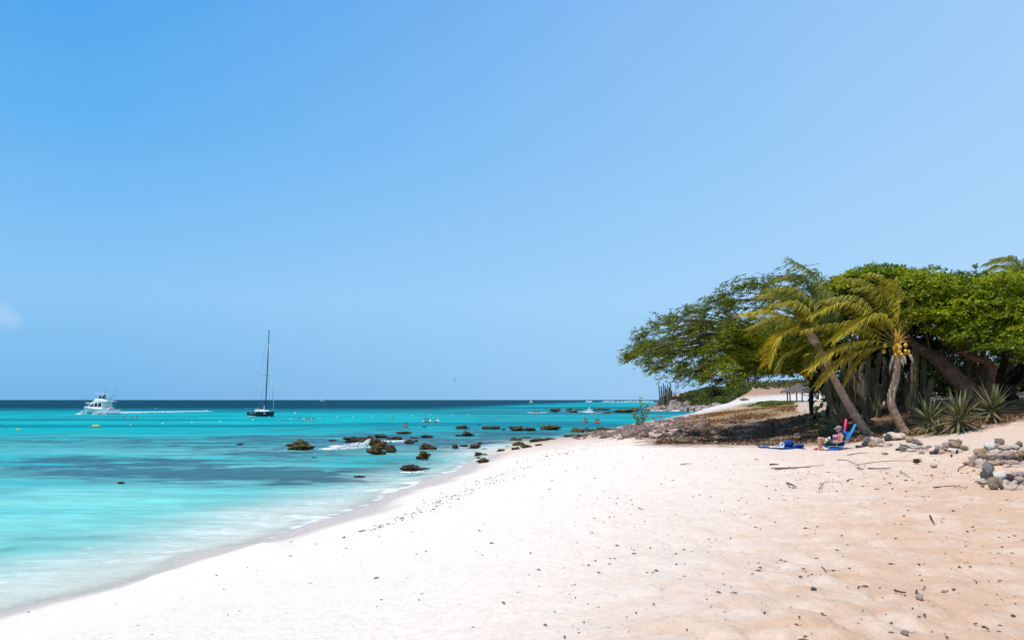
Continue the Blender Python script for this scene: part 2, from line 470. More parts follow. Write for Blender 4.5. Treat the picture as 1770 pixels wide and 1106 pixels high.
def sand_material():
    m = bpy.data.materials.new('sand'); m.use_nodes = True
    n, l = m.node_tree.nodes, m.node_tree.links
    b = n['Principled BSDF']; b.inputs['Specular IOR Level'].default_value = 0.15
    a = n.new('ShaderNodeAttribute'); a.attribute_name = 'albedo'
    w = n.new('ShaderNodeAttribute'); w.attribute_name = 'wet'
    rz = n.new('ShaderNodeAttribute'); rz.attribute_name = 'rough_zone'
    g = n.new('ShaderNodeNewGeometry')
    t = n.new('ShaderNodeTexNoise'); t.inputs['Scale'].default_value = 14; t.inputs['Detail'].default_value = 8; t.inputs['Roughness'].default_value = 0.65
    l.new(g.outputs['Position'], t.inputs['Vector'])
    amp = n.new('ShaderNodeMath'); amp.operation = 'MULTIPLY_ADD'; amp.inputs[1].default_value = 0.9; amp.inputs[2].default_value = 0.22
    l.new(rz.outputs['Fac'], amp.inputs[0])
    cen = n.new('ShaderNodeMath'); cen.operation = 'SUBTRACT'; cen.inputs[1].default_value = 0.5; l.new(t.outputs['Fac'], cen.inputs[0])
    mul = n.new('ShaderNodeMath'); mul.operation = 'MULTIPLY'; l.new(cen.outputs[0], mul.inputs[0]); l.new(amp.outputs[0], mul.inputs[1])
    add = n.new('ShaderNodeMath'); add.operation = 'MULTIPLY_ADD'; add.inputs[1].default_value = 2.0; add.inputs[2].default_value = 1.0; l.new(mul.outputs[0], add.inputs[0])
    # fine dark grains and shell specks
    vo = n.new('ShaderNodeTexNoise'); vo.inputs['Scale'].default_value = 55; vo.inputs['Detail'].default_value = 3
    l.new(g.outputs['Position'], vo.inputs['Vector'])
    sp_ = n.new('ShaderNodeMapRange'); sp_.inputs['From Min'].default_value = 0.68; sp_.inputs['From Max'].default_value = 0.78; sp_.inputs['To Min'].default_value = 1; sp_.inputs['To Max'].default_value = 0.45
    l.new(vo.outputs['Fac'], sp_.inputs['Value'])
    m2 = n.new('ShaderNodeMath'); m2.operation = 'MULTIPLY'; l.new(add.outputs[0], m2.inputs[0]); l.new(sp_.outputs['Result'], m2.inputs[1])
    mx = n.new('ShaderNodeMix'); mx.data_type = 'RGBA'; mx.blend_type = 'MULTIPLY'; mx.inputs['Factor'].default_value = 1
    l.new(a.outputs['Color'], mx.inputs[6]); l.new(m2.outputs[0], mx.inputs[7])
    l.new(mx.outputs[2], b.inputs['Base Color'])
    ro = n.new('ShaderNodeMapRange'); ro.inputs['To Min'].default_value = 0.95; ro.inputs['To Max'].default_value = 0.6
    l.new(w.outputs['Fac'], ro.inputs['Value']); l.new(ro.outputs['Result'], b.inputs['Roughness'])
    t2 = n.new('ShaderNodeTexNoise'); t2.inputs['Scale'].default_value = 9; t2.inputs['Detail'].default_value = 7
    l.new(g.outputs['Position'], t2.inputs['Vector'])
    bp = n.new('ShaderNodeBump'); bp.inputs['Distance'].default_value = 0.05; bp.inputs['Strength'].default_value = 0.8
    t3 = n.new('ShaderNodeTexNoise'); t3.inputs['Scale'].default_value = 45; t3.inputs['Detail'].default_value = 6; t3.inputs['Roughness'].default_value = .7
    l.new(g.outputs['Position'], t3.inputs['Vector'])
    hs = n.new('ShaderNodeMath'); hs.operation = 'MULTIPLY_ADD'; hs.inputs[1].default_value = .35; l.new(t3.outputs['Fac'], hs.inputs[0]); l.new(t2.outputs['Fac'], hs.inputs[2])
    l.new(hs.outputs[0], bp.inputs['Height']); l.new(bp.outputs[0], b.inputs['Normal'])
    return m
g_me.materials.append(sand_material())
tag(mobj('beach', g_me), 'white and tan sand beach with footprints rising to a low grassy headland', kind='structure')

# ------------------------------------------------------------------ sea
th = np.concatenate([np.radians(np.linspace(-115, -37, 40, endpoint=False)), np.radians(np.linspace(-37, 37, 620, endpoint=False)), np.radians(np.linspace(37, 100, 20))])
rr = np.concatenate([np.geomspace(6, 400, 420, endpoint=False), np.geomspace(400, 40000, 90)])
R_, T_ = np.meshgrid(rr, th, indexing='ij')
X_, Y_ = R_ * np.sin(T_), R_ * np.cos(T_)
SD_ = signed_shore(X_.ravel(), Y_.ravel()).reshape(X_.shape)
D_ = -SD_
U_, V_ = proj(X_, Y_, 0 * X_)
n1 = fbm(X_ * 0.05 + 5, Y_ * 0.10, 4); n2 = fbm(X_ * 0.22 + 31, Y_ * 0.42 + 3, 4); n3 = fbm(X_ * 0.9 + 9, Y_ * 2.0 + 2, 3)
shal = C3((0.72, 0.80, 0.72)); aqua = C3((0.20, 0.55, 0.50)); turq = C3((0.002, 0.35, 0.37)); deep = C3((0.0, 0.042, 0.072)); reef = C3((0.040, 0.115, 0.16)); blue = C3((0.04, 0.33, 0.36))
w = shal + 0 * X_[..., None]
w = mixc(w, aqua, sstep(0.8, 5.5, D_ + (n2 - .5) * 4))
w = mixc(w, blue, sstep(7, 22, D_ + (n2 - .5) * 16) * 0.55)
w = mixc(w, turq, sstep(35, 85, Y_ + D_ * 0.2 + (n1 - .5) * 60))
# reef and weed patches (world-space, laid out where the photograph shows them)
def patch(u, v, ru, rv, s=1.0):
    q = ((U_ + (n2 - .5) * 90 - u) / ru) ** 2 + ((V_ + (n2 - .5) * (10 + (V_ - 691) * 0.25) - v) / rv) ** 2
    return s * np.exp(-q * 1.1)
rf = (patch(330, 820, 330, 22, 1.0) + patch(520, 832, 200, 9, 0.9) + patch(200, 805, 200, 16, .5) + patch(60, 762, 260, 8, .7) + patch(330, 770, 200, 12, .5) + patch(480, 785, 150, 10, .5)
      + patch(700, 765, 330, 22, .85) + patch(830, 755, 220, 13, .7) + patch(960, 735, 150, 8, .55) + patch(950, 712, 330, 5.0, .75) + patch(640, 835, 90, 4, .8)
      + patch(880, 722, 200, 4, .4) + patch(130, 722, 110, 3.5, .45) + patch(60, 860, 130, 8, .2) + patch(130, 940, 90, 5, .35) + patch(30, 965, 50, 4, .3) + patch(730, 802, 120, 12, .3) + patch(1100, 712, 120, 4, .6))
rf = rf * (0.45 + 1.1 * sstep(0.35, 0.7, n3 * 0.5 + n2 * 0.5)) * sstep(0.6, 3, D_)
w = mixc(w, reef, np.clip(rf, 0, 0.9))
# brighter streaks
br = sstep(0.5, 0.75, n1) * sstep(120, 60, np.abs(Y_ - 90)) * (rf < .4)
w = mixc(w, C3((0.01, 0.42, 0.43)), 0.6 * br)
n4 = fbm(X_ * 0.018 + 3, Y_ * 0.075 + 11, 4); n5 = fbm(X_ * 0.006 + 13, Y_ * 0.03 + 1, 4)
w = mixc(w, C3((0.0, 0.15, 0.20)), 0.75 * sstep(.50, .68, n4) * sstep(60, 95, Y_) * sstep(1500, 500, Y_))
w = mixc(w, C3((0.0, 0.12, 0.17)), 0.6 * sstep(.50, .68, n5) * sstep(150, 260, Y_))
ledge_y = 225 + 900 * sstep(-0.15, 0.16, X_ / np.maximum(Y_, 1)) ** 2 + (fbm(X_ * 0.01, Y_ * 0.004, 3) - .5) * 160
dp = sstep(0.92, 1.5, Y_ / ledge_y)
w = mixc(w, C3((0.0, 0.13, 0.19)), sstep(0.75, 1.05, Y_ / ledge_y) * .8)
w = mixc(w, deep, dp * (0.97 - 0.45 * sstep(0.0, 0.3, X_ / np.maximum(Y_, 1))))
w = mixc(w, deep, sstep(1200, 3500, Y_) * 0.8)
band = np.exp(-((Y_ - 320) / 45.) ** 2) * sstep(0.0, 0.1, X_ / np.maximum(Y_, 1)) * 0.4
w = mixc(w, deep, band)
TZ = np.full(X_.shape, -1.0); _k = (np.abs(D_) < 4) & (Y_ < 60) & (Y_ > 5); TZ[_k] = terrain_z(X_[_k], Y_[_k])
clear = np.exp(-np.maximum(D_, 0) / 2.3) * sstep(110, 50, Y_)
clear = np.clip(np.maximum(clear, sstep(-.12, -.02, TZ) * (TZ > -.9)), 0, 0.95)
# foam: swash edge, small breakers
edge = np.exp(-((TZ + 0.022 + 0.03 * (n3 - .5)) / 0.022) ** 2) * sstep(15, 18, Y_) * sstep(60, 30, Y_)
sw = patch(590, 884, 75, 9, 1.2) * sstep(0.1, 0.6, D_) + patch(700, 850, 50, 10, .9) * sstep(0.1, 0.6, D_) + patch(740, 832, 60, 8, .55) + patch(480, 905, 90, 16, .35)
edge = edge * (0.2 + 0.5 * sstep(17, 22, Y_)) * sstep(.25, .65, n2 * .5 + n3 * .5)
sheet = np.exp(-((D_ - 1.7) / 1.9) ** 2) * (0.16 + .16 * sstep(.4, .75, fbm(X_ * 2.1, Y_ * 3.4, 4))) * (Y_ < 60)
brk = patch(600, 773, 24, 2.6, 1.3) * 1.2 + patch(688, 762, 22, 1.4, .9) + patch(650, 772, 20, 3, .6) + patch(1010, 711, 20, 1, .8) + patch(820, 776, 80, 3, .25) + patch(1240, 700, 10, 1, 0)
foam = np.clip(edge * 0.9 + 0.55 * sw * sstep(.35, .7, n3) + sheet + brk, 0, 1) * ((TZ < 0.03) & (D_ > -2))
s_me = grid_mesh('sea', X_, Y_, 0 * X_ + np.where(Y_ < 120, (n3 - .5) * 0.035 * sstep(1, 6, D_), 0), None)
s_me.materials.clear()
set_attr(s_me, 'water_colour', np.clip(w, 0, 1), 'FLOAT_COLOR'); set_attr(s_me, 'clarity', clear); set_attr(s_me, 'foam', foam)

def water_material():
    m = bpy.data.materials.new('sea_water'); m.use_nodes = True
    n, l = m.node_tree.nodes, m.node_tree.links
    n.remove(n['Principled BSDF'])
    g = n.new('ShaderNodeNewGeometry')
    def att(k): a = n.new('ShaderNodeAttribute'); a.attribute_name = k; return a
    wc, cl, fo = att('water_colour'), att('clarity'), att('foam')
    def nz(scale, sc, detail=4, rough=.55):
        mp = n.new('ShaderNodeMapping'); mp.inputs['Scale'].default_value = sc
        l.new(g.outputs['Position'], mp.inputs[0])
        t = n.new('ShaderNodeTexNoise'); t.inputs['Scale'].default_value = scale; t.inputs['Detail'].default_value = detail; t.inputs['Roughness'].default_value = rough
        l.new(mp.outputs[0], t.inputs['Vector']); return t.outputs['Fac']
    a = nz(1.3, (0.45, 1, 1)); b_ = nz(0.16, (0.4, 1, 1), 3)
    hm = n.new('ShaderNodeMath'); hm.operation = 'MULTIPLY_ADD'; hm.inputs[1].default_value = 3.0
    l.new(b_, hm.inputs[0]); l.new(a, hm.inputs[2])
    bp = n.new('ShaderNodeBump'); bp.inputs['Distance'].default_value = 0.22; bp.inputs['Strength'].default_value = 0.8
    l.new(hm.outputs[0], bp.inputs['Height'])
    # streaky variation of the water colour, with the shading of fine ripples put in
    s1 = nz(0.5, (0.22, 1, 1), 7, .7)
    mr = n.new('ShaderNodeMapRange'); mr.inputs['From Min'].default_value = .3; mr.inputs['From Max'].default_value = .7; mr.inputs['To Min'].default_value = .76; mr.inputs['To Max'].default_value = 1.24
    l.new(s1, mr.inputs['Value'])
    mx = n.new('ShaderNodeMix'); mx.data_type = 'RGBA'; mx.blend_type = 'MULTIPLY'; mx.inputs['Factor'].default_value = 1
    l.new(wc.outputs['Color'], mx.inputs[6]); l.new(mr.outputs['Result'], mx.inputs[7])
    s2 = nz(2.6, (0.35, 1, 1), 5, .65)
    mr2 = n.new('ShaderNodeMapRange'); mr2.inputs['From Min'].default_value = .3; mr2.inputs['From Max'].default_value = .7; mr2.inputs['To Min'].default_value = .86; mr2.inputs['To Max'].default_value = 1.14
    l.new(s2, mr2.inputs['Value'])
    mxb = n.new('ShaderNodeMix'); mxb.data_type = 'RGBA'; mxb.blend_type = 'MULTIPLY'; mxb.inputs['Factor'].default_value = 1
    l.new(mx.outputs[2], mxb.inputs[6]); l.new(mr2.outputs['Result'], mxb.inputs[7]); mx = mxb
    df = n.new('ShaderNodeBsdfDiffuse'); l.new(mx.outputs[2], df.inputs['Color']); l.new(bp.outputs[0], df.inputs['Normal'])
    tr = n.new('ShaderNodeBsdfTransparent'); tr.inputs['Color'].default_value = (.96, 1, .99, 1)
    body = n.new('ShaderNodeMixShader'); l.new(cl.outputs['Fac'], body.inputs[0]); l.new(df.outputs[0], body.inputs[1]); l.new(tr.outputs[0], body.inputs[2])
    gl = n.new('ShaderNodeBsdfGlossy'); gl.inputs['Roughness'].default_value = .12; l.new(bp.outputs[0], gl.inputs['Normal'])
    fr = n.new('ShaderNodeFresnel'); fr.inputs['IOR'].default_value = 1.33; l.new(bp.outputs[0], fr.inputs['Normal'])
    fm = n.new('ShaderNodeMapRange'); fm.inputs['From Min'].default_value = 0.02; fm.inputs['From Max'].default_value = 1.0; fm.inputs['To Min'].default_value = 0.012; fm.inputs['To Max'].default_value = 0.10
    l.new(fr.outputs[0], fm.inputs['Value'])
    surf = n.new('ShaderNodeMixShader'); l.new(fm.outputs['Result'], surf.inputs[0]); l.new(body.outputs[0], surf.inputs[1]); l.new(gl.outputs[0], surf.inputs[2])
    fn = nz(3.2, (.7, 1, 1), 6, .7)
    fa = n.new('ShaderNodeMath'); fa.operation = 'MULTIPLY_ADD'; fa.inputs[1].default_value = 1.0; l.new(fo.outputs['Fac'], fa.inputs[0]); l.new(fn, fa.inputs[2])
    f2 = n.new('ShaderNodeMapRange'); f2.inputs['From Min'].default_value = .72; f2.inputs['From Max'].default_value = 1.25
    l.new(fa.outputs[0], f2.inputs['Value'])
    # far whitecaps
    fd = n.new('ShaderNodeBsdfDiffuse'); fd.inputs['Color'].default_value = (.85, .86, .86, 1)
    fin = n.new('ShaderNodeMixShader'); l.new(f2.outputs['Result'], fin.inputs[0]); l.new(surf.outputs[0], fin.inputs[1]); l.new(fd.outputs[0], fin.inputs[2])
    l.new(fin.outputs[0], n['Material Output'].inputs['Surface'])
    return m
s_me.materials.append(water_material())
tag(mobj('sea', s_me), 'clear turquoise sea with dark reef patches, deep blue at the horizon', kind='structure')
# ------------------------------------------------------------------ foliage
def norm(a): return a / (np.linalg.norm(a, axis=-1, keepdims=True) + 1e-9)

def leaf_arrays(p, d, size, width, tint):
    """rhombic leaves: p Nx3 base, d Nx3 unit direction"""
    n = len(p)
    up = norm(RNG.normal(size=(n, 3)) * 0.7 + np.array([0, 0, 1.0]))
    side = norm(np.cross(d, up))
    s = size[:, None]; wv = side * (size * width)[:, None]
    sag = np.zeros((n, 3)); sag[:, 2] = -0.12 * size
    V = np.stack([p, p + d * s * .45 + wv, p + d * s + sag, p + d * s * .45 - wv], 1).reshape(-1, 3)
    T = np.repeat(tint, 4, axis=0)
    return V, T

def leaves_obj(name, p, d, size, width, tint, material, parent=None):
    V, T = leaf_arrays(p, d, size, width, tint)
    n = len(p)
    me = np_mesh(name, V, np.arange(4 * n), np.full(n, 4), material)
    set_attr(me, 'tint', T, 'FLOAT_COLOR')
    return mobj(name, me, parent)

def sticks_obj(name, segs, material, parent=None, n=5):
    """segs: list of (points, radii) -> one mesh, numpy tubes"""
    Vs, Fs, off = [], [], 0
    an = np.arange(n) * 2 * math.pi / n
    for pts, rad in segs:
        p = np.array([tuple(q) for q in pts], float); m = len(p)
        r = np.array(rad if hasattr(rad, '__len__') else [rad] * m, float)
        t = norm(np.gradient(p, axis=0))
        ref = np.array([0.3, 0.2, 0.93]) if abs(t[0, 2]) < .85 else np.array([1, .15, .05])
        a = norm(np.cross(t, ref)); b = np.cross(t, a)
        V = p[:, None] + (a[:, None] * np.cos(an)[None, :, None] + b[:, None] * np.sin(an)[None, :, None]) * r[:, None, None]
        Vs.append(V.reshape(-1, 3))
        i = off + np.arange(m - 1)[:, None] * n + np.arange(n)[None]
        j = off + np.arange(m - 1)[:, None] * n + (np.arange(n)[None] + 1) % n
        Fs.append(np.stack([i, j, j + n, i + n], -1).reshape(-1, 4)); off += m * n
    F = np.concatenate(Fs)
    me = np_mesh(name, np.concatenate(Vs), F, np.full(len(F), 4), material, True)
    return mobj(name, me, parent)

def curve(pts, k=12):
    """Catmull-Rom through points"""
    P_ = [Vector(p) for p in pts]; P_ = [P_[0] * 2 - P_[1]] + P_ + [P_[-1] * 2 - P_[-2]]
    out = []
    for i in range(1, len(P_) - 2):
        for j in range(k):
            t = j / k
            out.append(0.5 * ((2 * P_[i]) + (P_[i + 1] - P_[i - 1]) * t + (2 * P_[i - 1] - 5 * P_[i] + 4 * P_[i + 1] - P_[i + 2]) * t * t + (-P_[i - 1] + 3 * P_[i] - 3 * P_[i + 1] + P_[i + 2]) * t ** 3))
    out.append(P_[-2]); return out

def lerp_list(a, b, n): return [a + (b - a) * i / (n - 1) for i in range(n)]

M_leafA = mat('leaf_olive', (0.15, 0.19, 0.022), 0.55, 0.25, attr='tint', var=0.001, trans=0.4)
M_bark = mat('bark', (0.21, 0.13, 0.085), 0.9, 0.1, c2=(0.11, 0.068, 0.045), scale=5, bump=0.05, bscale=9)
M_barkd = mat('bark_dark', (0.055, 0.042, 0.033), 0.9, 0.1, c2=(0.03, 0.022, 0.017), scale=6, bump=0.04, bscale=9)
M_twig = mat('twig_bark', (0.10, 0.075, 0.05), 0.9, 0.1)

def poly_sample(poly, n, rng=RNG):
    xs = [p[0] for p in poly]; ys = [p[1] for p in poly]; out = []
    while len(out) < n:
        x = rng.uniform(min(xs), max(xs), 400); y = rng.uniform(min(ys), max(ys), 400)
        k = inside(x, y, poly); out += list(zip(x[k], y[k]))
    return out[:n]

def tints(n, a, b, jitter=0.12, f=None):
    f = RNG.random(n) if f is None else f
    a, b = np.array(a), np.array(b)
    return np.clip((a + (b - a) * f[:, None]) * (1 + RNG.normal(size=(n, 1)) * jitter), 0, 4)

def twig_leaves(starts, dirs, lens, nper, lsize):
    """leaves alternating along twigs; returns positions and directions"""
    n = len(starts); t = (np.arange(nper) + 0.5) / nper
    pos = starts[:, None] + dirs[:, None] * (lens[:, None] * t[None])[..., None]
    pos[..., 2] -= 0.10 * (lens[:, None] * t[None] ** 2)
    side = norm(np.cross(dirs, RNG.normal(size=(n, 3)) * .5 + np.array([0, 0, 1.])))
    alt = np.where(np.arange(nper) % 2, 1, -1)[None, :, None]
    d = norm(dirs[:, None] * 0.6 + side[:, None] * alt * 0.7 + RNG.normal(size=(n, nper, 3)) * 0.35)
    k = n * nper
    return pos.reshape(k, 3), d.reshape(k, 3), np.repeat(lsize, nper) * RNG.uniform(.7, 1.25, k)

# ---- windswept tree on the left of the grove
def windswept_tree():
    base = on_ground(1478, 733); base.y = 37; base.z = gz(base.x, 37)
    root = empty('windswept_tree', base)
    tag(root, 'wide windswept tree whose dark olive branches reach far left over the sand', 'tree')
    B = base
    loc = lambda q: Vector(q) - B
    trunk = curve([loc(base - Vector((0, 0, .3))), loc(P(1440, 690, 37)), loc(P(1408, 655, 37)), loc(P(1372, 632, 37)), loc(P(1335, 610, 37))], 7)
    segs = [(trunk, [.34 - .0075 * i for i in range(len(trunk))])]
    t2 = curve([loc(P(1425, 672, 37)), loc(P(1420, 640, 37.5)), loc(P(1425, 605, 38)), loc(P(1440, 560, 38))], 6)
    segs.append((t2, lerp_list(.22, .1, len(t2))))
    st = curve([loc(P(1405, 655, 36.6)), loc(P(1402, 690, 36.2)), loc(P(1404, 715, 36)), loc(P(1414, 722, 36)), loc(P(1432, 716, 36))], 5)
    segs.append((st, lerp_list(.11, .07, len(st))))
    sticks_obj('trunk', segs, M_barkd, root, 9)
    outline = [(1077, 622), (1092, 578), (1150, 549), (1205, 535), (1228, 512), (1262, 496), (1318, 488), (1360, 478), (1400, 470), (1440, 476), (1450, 560), (1430, 640), (1380, 645), (1330, 650), (1285, 662), (1240, 664), (1200, 655), (1150, 640), (1125, 640)]
    tips = [(1077, 623), (1083, 618), (1090, 580), (1095, 600), (1110, 635), (1100, 573), (1128, 642), (1120, 560), (1150, 548), (1135, 600), (1140, 555), (1170, 541), (1160, 650), (1150, 620), (1175, 648), (1190, 538), (1205, 533),
            (1215, 519), (1228, 520), (1232, 508), (1258, 497), (1250, 520), (1285, 492), (1300, 490), (1325, 487), (1345, 481), (1320, 500), (1370, 476), (1400, 472), (1200, 660), (1225, 664), (1250, 664), (1270, 666), (1300, 660), (1180, 570), (1160, 585)]
    tips = [(u, v, RNG.uniform(34.5 if u > 1270 else 32, 41)) for u, v in tips] + [(u, v, float(np.clip(RNG.normal(37.5, 3.0), 34 if u > 1265 else 30.5, 44))) for u, v in poly_sample(outline, 80)]
    tips = [(u + (22 if u < 1260 else 8), v - (8 if v > 610 else -3), Y) for u, v, Y in tips]
    hubs = [P(1420, 640, 37), P(1372, 630, 37), P(1335, 612, 37), P(1440, 570, 38)]
    bsegs = []; S, D, L, Tn = [], [], [], []
    for (u, v, Y) in tips:
        e = P(u, v, Y)
        if v < 545 and u > 1240: h = hubs[3]
        elif u > 1330: h = hubs[0]
        else: h = hubs[1] if RNG.random() < .5 else hubs[2]
        h = h + Vector(RNG.normal(size=3) * .25)
        ln = (e - h).length
        mid = h.lerp(e, .5) + Vector((RNG.normal() * .2, RNG.normal() * .3, 0.10 * ln + .15))
        c = curve([h, mid, e + Vector((0.35, 0, 0.12)), e], 6)
        bsegs.append(([loc(q) for q in c], lerp_list(.014 + .006 * ln, .004, len(c))))
        ns = int(5 + ln * 1.7)
        for k in range(ns):
            t = RNG.uniform(.30, 1.0) ** 0.8
            q = c[min(int(t * (len(c) - 1)), len(c) - 1)]
            tip_side = t > .75
            dd = Vector((-1.0, RNG.normal() * .6, RNG.normal() * .42 - .12)).normalized()
            sl = RNG.uniform(.3, .9) * (0.75 if tip_side else 1)
            e2 = q + dd * sl + Vector((0, 0, -.10 * sl))
            if u < 1260 and RNG.random() < .9 or RNG.random() < .3:
                bsegs.append(([loc(q), loc(q + dd * sl * .5), loc(e2)], [.012, .009, .004]))
            nt = 6 if (u < 1200 or v < 520) else 8
            for m in range(nt):
                tt = RNG.uniform(.15, 1.0)
                S.append(q.lerp(e2, tt)); dv = Vector((-.8, RNG.normal() * .6, RNG.normal() * .42 - .10)).normalized()
                D.append(dv); L.append(RNG.uniform(.16, .42)); Tn.append(RNG.random())
    for (u, v) in [(1080, 622), (1084, 600), (1096, 578), (1104, 628), (1118, 645), (1126, 560), (1138, 655), (1150, 640), (1152, 545), (1178, 662), (1185, 535), (1200, 668), (1212, 520), (1232, 503), (1262, 494), (1290, 489), (1320, 485), (1128, 612), (1100, 590), (1165, 655), (1345, 478), (1225, 668)]:
        for r_ in range(2):
            Y = RNG.uniform(33, 39); e = P(u + RNG.uniform(-5, 5), v + RNG.uniform(-5, 5), Y); h = e + Vector((RNG.uniform(1.2, 2.0), RNG.normal() * .3, RNG.uniform(.1, .8)))
            c = curve([h, h.lerp(e, .5) + Vector((0, 0, .12)), e], 5); bsegs.append(([loc(q) for q in c], lerp_list(.014, .004, len(c))))
            for k in range(14):
                q = c[RNG.integers(2, len(c))]; S.append(q + Vector(RNG.normal(size=3) * .07)); D.append(Vector((-.7, RNG.normal() * .5, RNG.normal() * .5 - .3)).normalized()); L.append(RNG.uniform(.10, .28)); Tn.append(RNG.random())
    # dense leafy clumps in the crown body, sunlight put into their brighter tint
    body = [(1215, 620), (1250, 590), (1290, 560), (1340, 550), (1420, 560), (1430, 640), (1370, 648), (1300, 655), (1240, 655), (1215, 645)]
    for (u, v) in poly_sample(body, 90):
        c0 = P(u, v, float(np.clip(RNG.normal(36.5, 2.2), 34 if u > 1270 else 32, 41))); r = RNG.uniform(.45, .85)
        for k in range(75):
            n_ = Vector(norm(RNG.normal(size=3))); n_.z = abs(n_.z) * .9 - .15
            S.append(c0 + Vector((n_.x * r, n_.y * r, n_.z * r * .6))); D.append((n_ * .7 + Vector((-.7, 0, -.1))).normalized()); L.append(RNG.uniform(.15, .38)); Tn.append(RNG.random() * .7 + .7)
    S = np.array([tuple(loc(q)) for q in S]); D = np.array([tuple(q) for q in D]); L = np.array(L)
    sticks_obj('branches', bsegs, M_twig, root, 4)
    p, d, s = twig_leaves(S, D, L, 9, np.full(len(S), .080))
    t = tints(len(p), (0.45, 0.55, 0.6), (1.7, 1.5, 0.5), f=np.repeat(np.array(Tn), 9))
    leaves_obj('crown', p, d, s, .30, t, M_leafA, root)
    return root
windswept_tree()

# ---- broad bright trees on the right
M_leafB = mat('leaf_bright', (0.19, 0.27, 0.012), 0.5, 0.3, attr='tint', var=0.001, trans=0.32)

def broad_tree(name, label, base, trunks, outline, npad, yr, seed, sprays=(), limb_m=None, leaf_m=None, lsz=.10):
    root = empty(name, base); tag(root, label, 'tree')
    loc = lambda q: Vector(q) - base
    rng = np.random.default_rng(seed)
    segs = []; ends = []
    for pts, r0, r1 in trunks:
        c = curve(pts, 7); rad = lerp_list(r0, r1, len(c))
        rad = [r * (1 + .10 * math.sin(i * 1.3 + r0 * 40)) for i, r in enumerate(rad)]
        segs.append(([loc(q) for q in c], rad)); ends += [c[-1], c[len(c) * 2 // 3]]
    sticks_obj('trunk', segs, limb_m or M_bark, root, 12)
    bs = []; S, D, L, Tn = [], [], [], []
    pads = poly_sample(outline, npad, rng)
    vmin = min(v for u, v in outline); vmax = max(v for u, v in outline)
    for (u, v) in pads:
        top = 1 - (v - vmin) / (vmax - vmin)
        # dome shape: low pads sit near the front and back rim, high pads anywhere
        yc = (yr[0] + yr[1]) / 2; half = (yr[1] - yr[0]) / 2
        s_ = rng.choice([-1, -1, 1]); Y = yc + s_ * half * (0.35 + .65 * (1 - top) ** .6) * rng.uniform(.6, 1) if top < .8 else yc + rng.uniform(-.7, .7) * half
        Y = max(Y, 34.2) if u < 1590 else Y
        c0 = P(u, v, Y); r = rng.uniform(.55, 1.15)
        h = min(ends, key=lambda e: (e - c0).length)
        mid = h.lerp(c0, .5) + Vector((rng.normal() * .3, rng.normal() * .3, -.15))
        bs.append(([loc(q) for q in curve([h, mid, c0 - Vector((0, 0, .1))], 5)], lerp_list(.07, .02, 11)))
        lit = rng.random() ** 1.3 * 1.5
        for k in range(int(130 * r)):
            a = rng.uniform(0, 2 * math.pi); rr_ = r * math.sqrt(rng.random())
            q = c0 + Vector((rr_ * math.cos(a), rr_ * math.sin(a), (0.30 * r) * (1 - (rr_ / r) ** 2) * rng.uniform(-.3, 1) - .16 * rr_))
            S.append(q); D.append(Vector((math.cos(a) * .7 - .55, math.sin(a) * .7, rng.normal() * .3 - .12)).normalized()); L.append(rng.uniform(.18, .42)); Tn.append(.55 * lit + .45 * rng.random())
    for (u, v, Y, ln, ax, az) in sprays:
        c0 = P(u, v, Y); dd = Vector((ax, 0.1, az)).normalized(); e = c0 - dd * ln
        bs.append(([loc(e), loc(e.lerp(c0, .5) + Vector((0, 0, .06))), loc(c0)], [.02, .013, .006]))
        for k in range(int(22 * ln)):
            q = e.lerp(c0, rng.uniform(.2, 1)); S.append(q); D.append((dd + Vector(rng.normal(size=3) * .6)).normalized()); L.append(rng.uniform(.12, .3)); Tn.append(rng.random() * .6)
    S = np.array([tuple(loc(q)) for q in S]); D = np.array([tuple(q) for q in D]); L = np.array(L)
    sticks_obj('branches', bs, M_twig, root, 4)
    p, d, s = twig_leaves(S, D, L, 8, np.full(len(S), lsz))
    t = tints(len(p), (0.30, 0.45, 0.7), (1.95, 1.5, 0.5), f=np.repeat(np.array(Tn), 8))
    leaves_obj('crown', p, d, s, .36, t, leaf_m or M_leafB, root)
    return root

b1 = P(1706, 724, 32.5); b1.z = gz(b1.x, b1.y) - .15
spr1 = [(1440, 478, 37, 1.0, -1, .2), (1468, 470, 37, 1.2, -1, .35), (1500, 462, 37, 1.2, -.8, .5), (1535, 456, 36, 1.2, -.8, .4), (1560, 462, 36, 1.0, -.5, .5), (1600, 464, 36, .9, -1, .1), (1480, 480, 36, 1.4, -1, 0), (1450, 490, 38, 1.2, -1, -.1), (1575, 468, 36, .8, .6, .7), (1520, 470, 36, 1.2, -1, .1), (1428, 486, 37, 1, -1, .1), (1510, 459, 38, 1, -1, .1)]
broad_tree('spreading_tree', 'broad bright green tree with a thick trunk leaning left behind the agaves', b1,
           [([b1, P(1690, 690, 32.5), P(1652, 652, 32.8), P(1622, 622, 33.2), P(1585, 598, 34), P(1540, 560, 35)], .46, .14),
            ([P(1697, 700, 32.6), P(1713, 655, 32.3), P(1710, 628, 32.3), P(1672, 614, 32.8), P(1640, 592, 33.2), P(1625, 560, 34)], .19, .10),
            ([P(1675, 672, 32.6), P(1670, 640, 34), P(1690, 600, 35), P(1700, 560, 35)], .20, .09)],
           [(1440, 492), (1480, 470), (1520, 463), (1580, 474), (1640, 480), (1700, 473), (1712, 480), (1715, 606), (1685, 600), (1655, 585), (1640, 560), (1600, 545), (1572, 520), (1558, 500), (1500, 512), (1450, 508)],
           118, (30.5, 39.5), 3, spr1)
b2 = P(1752, 716, 35); b2.z = gz(b2.x, b2.y) - .15
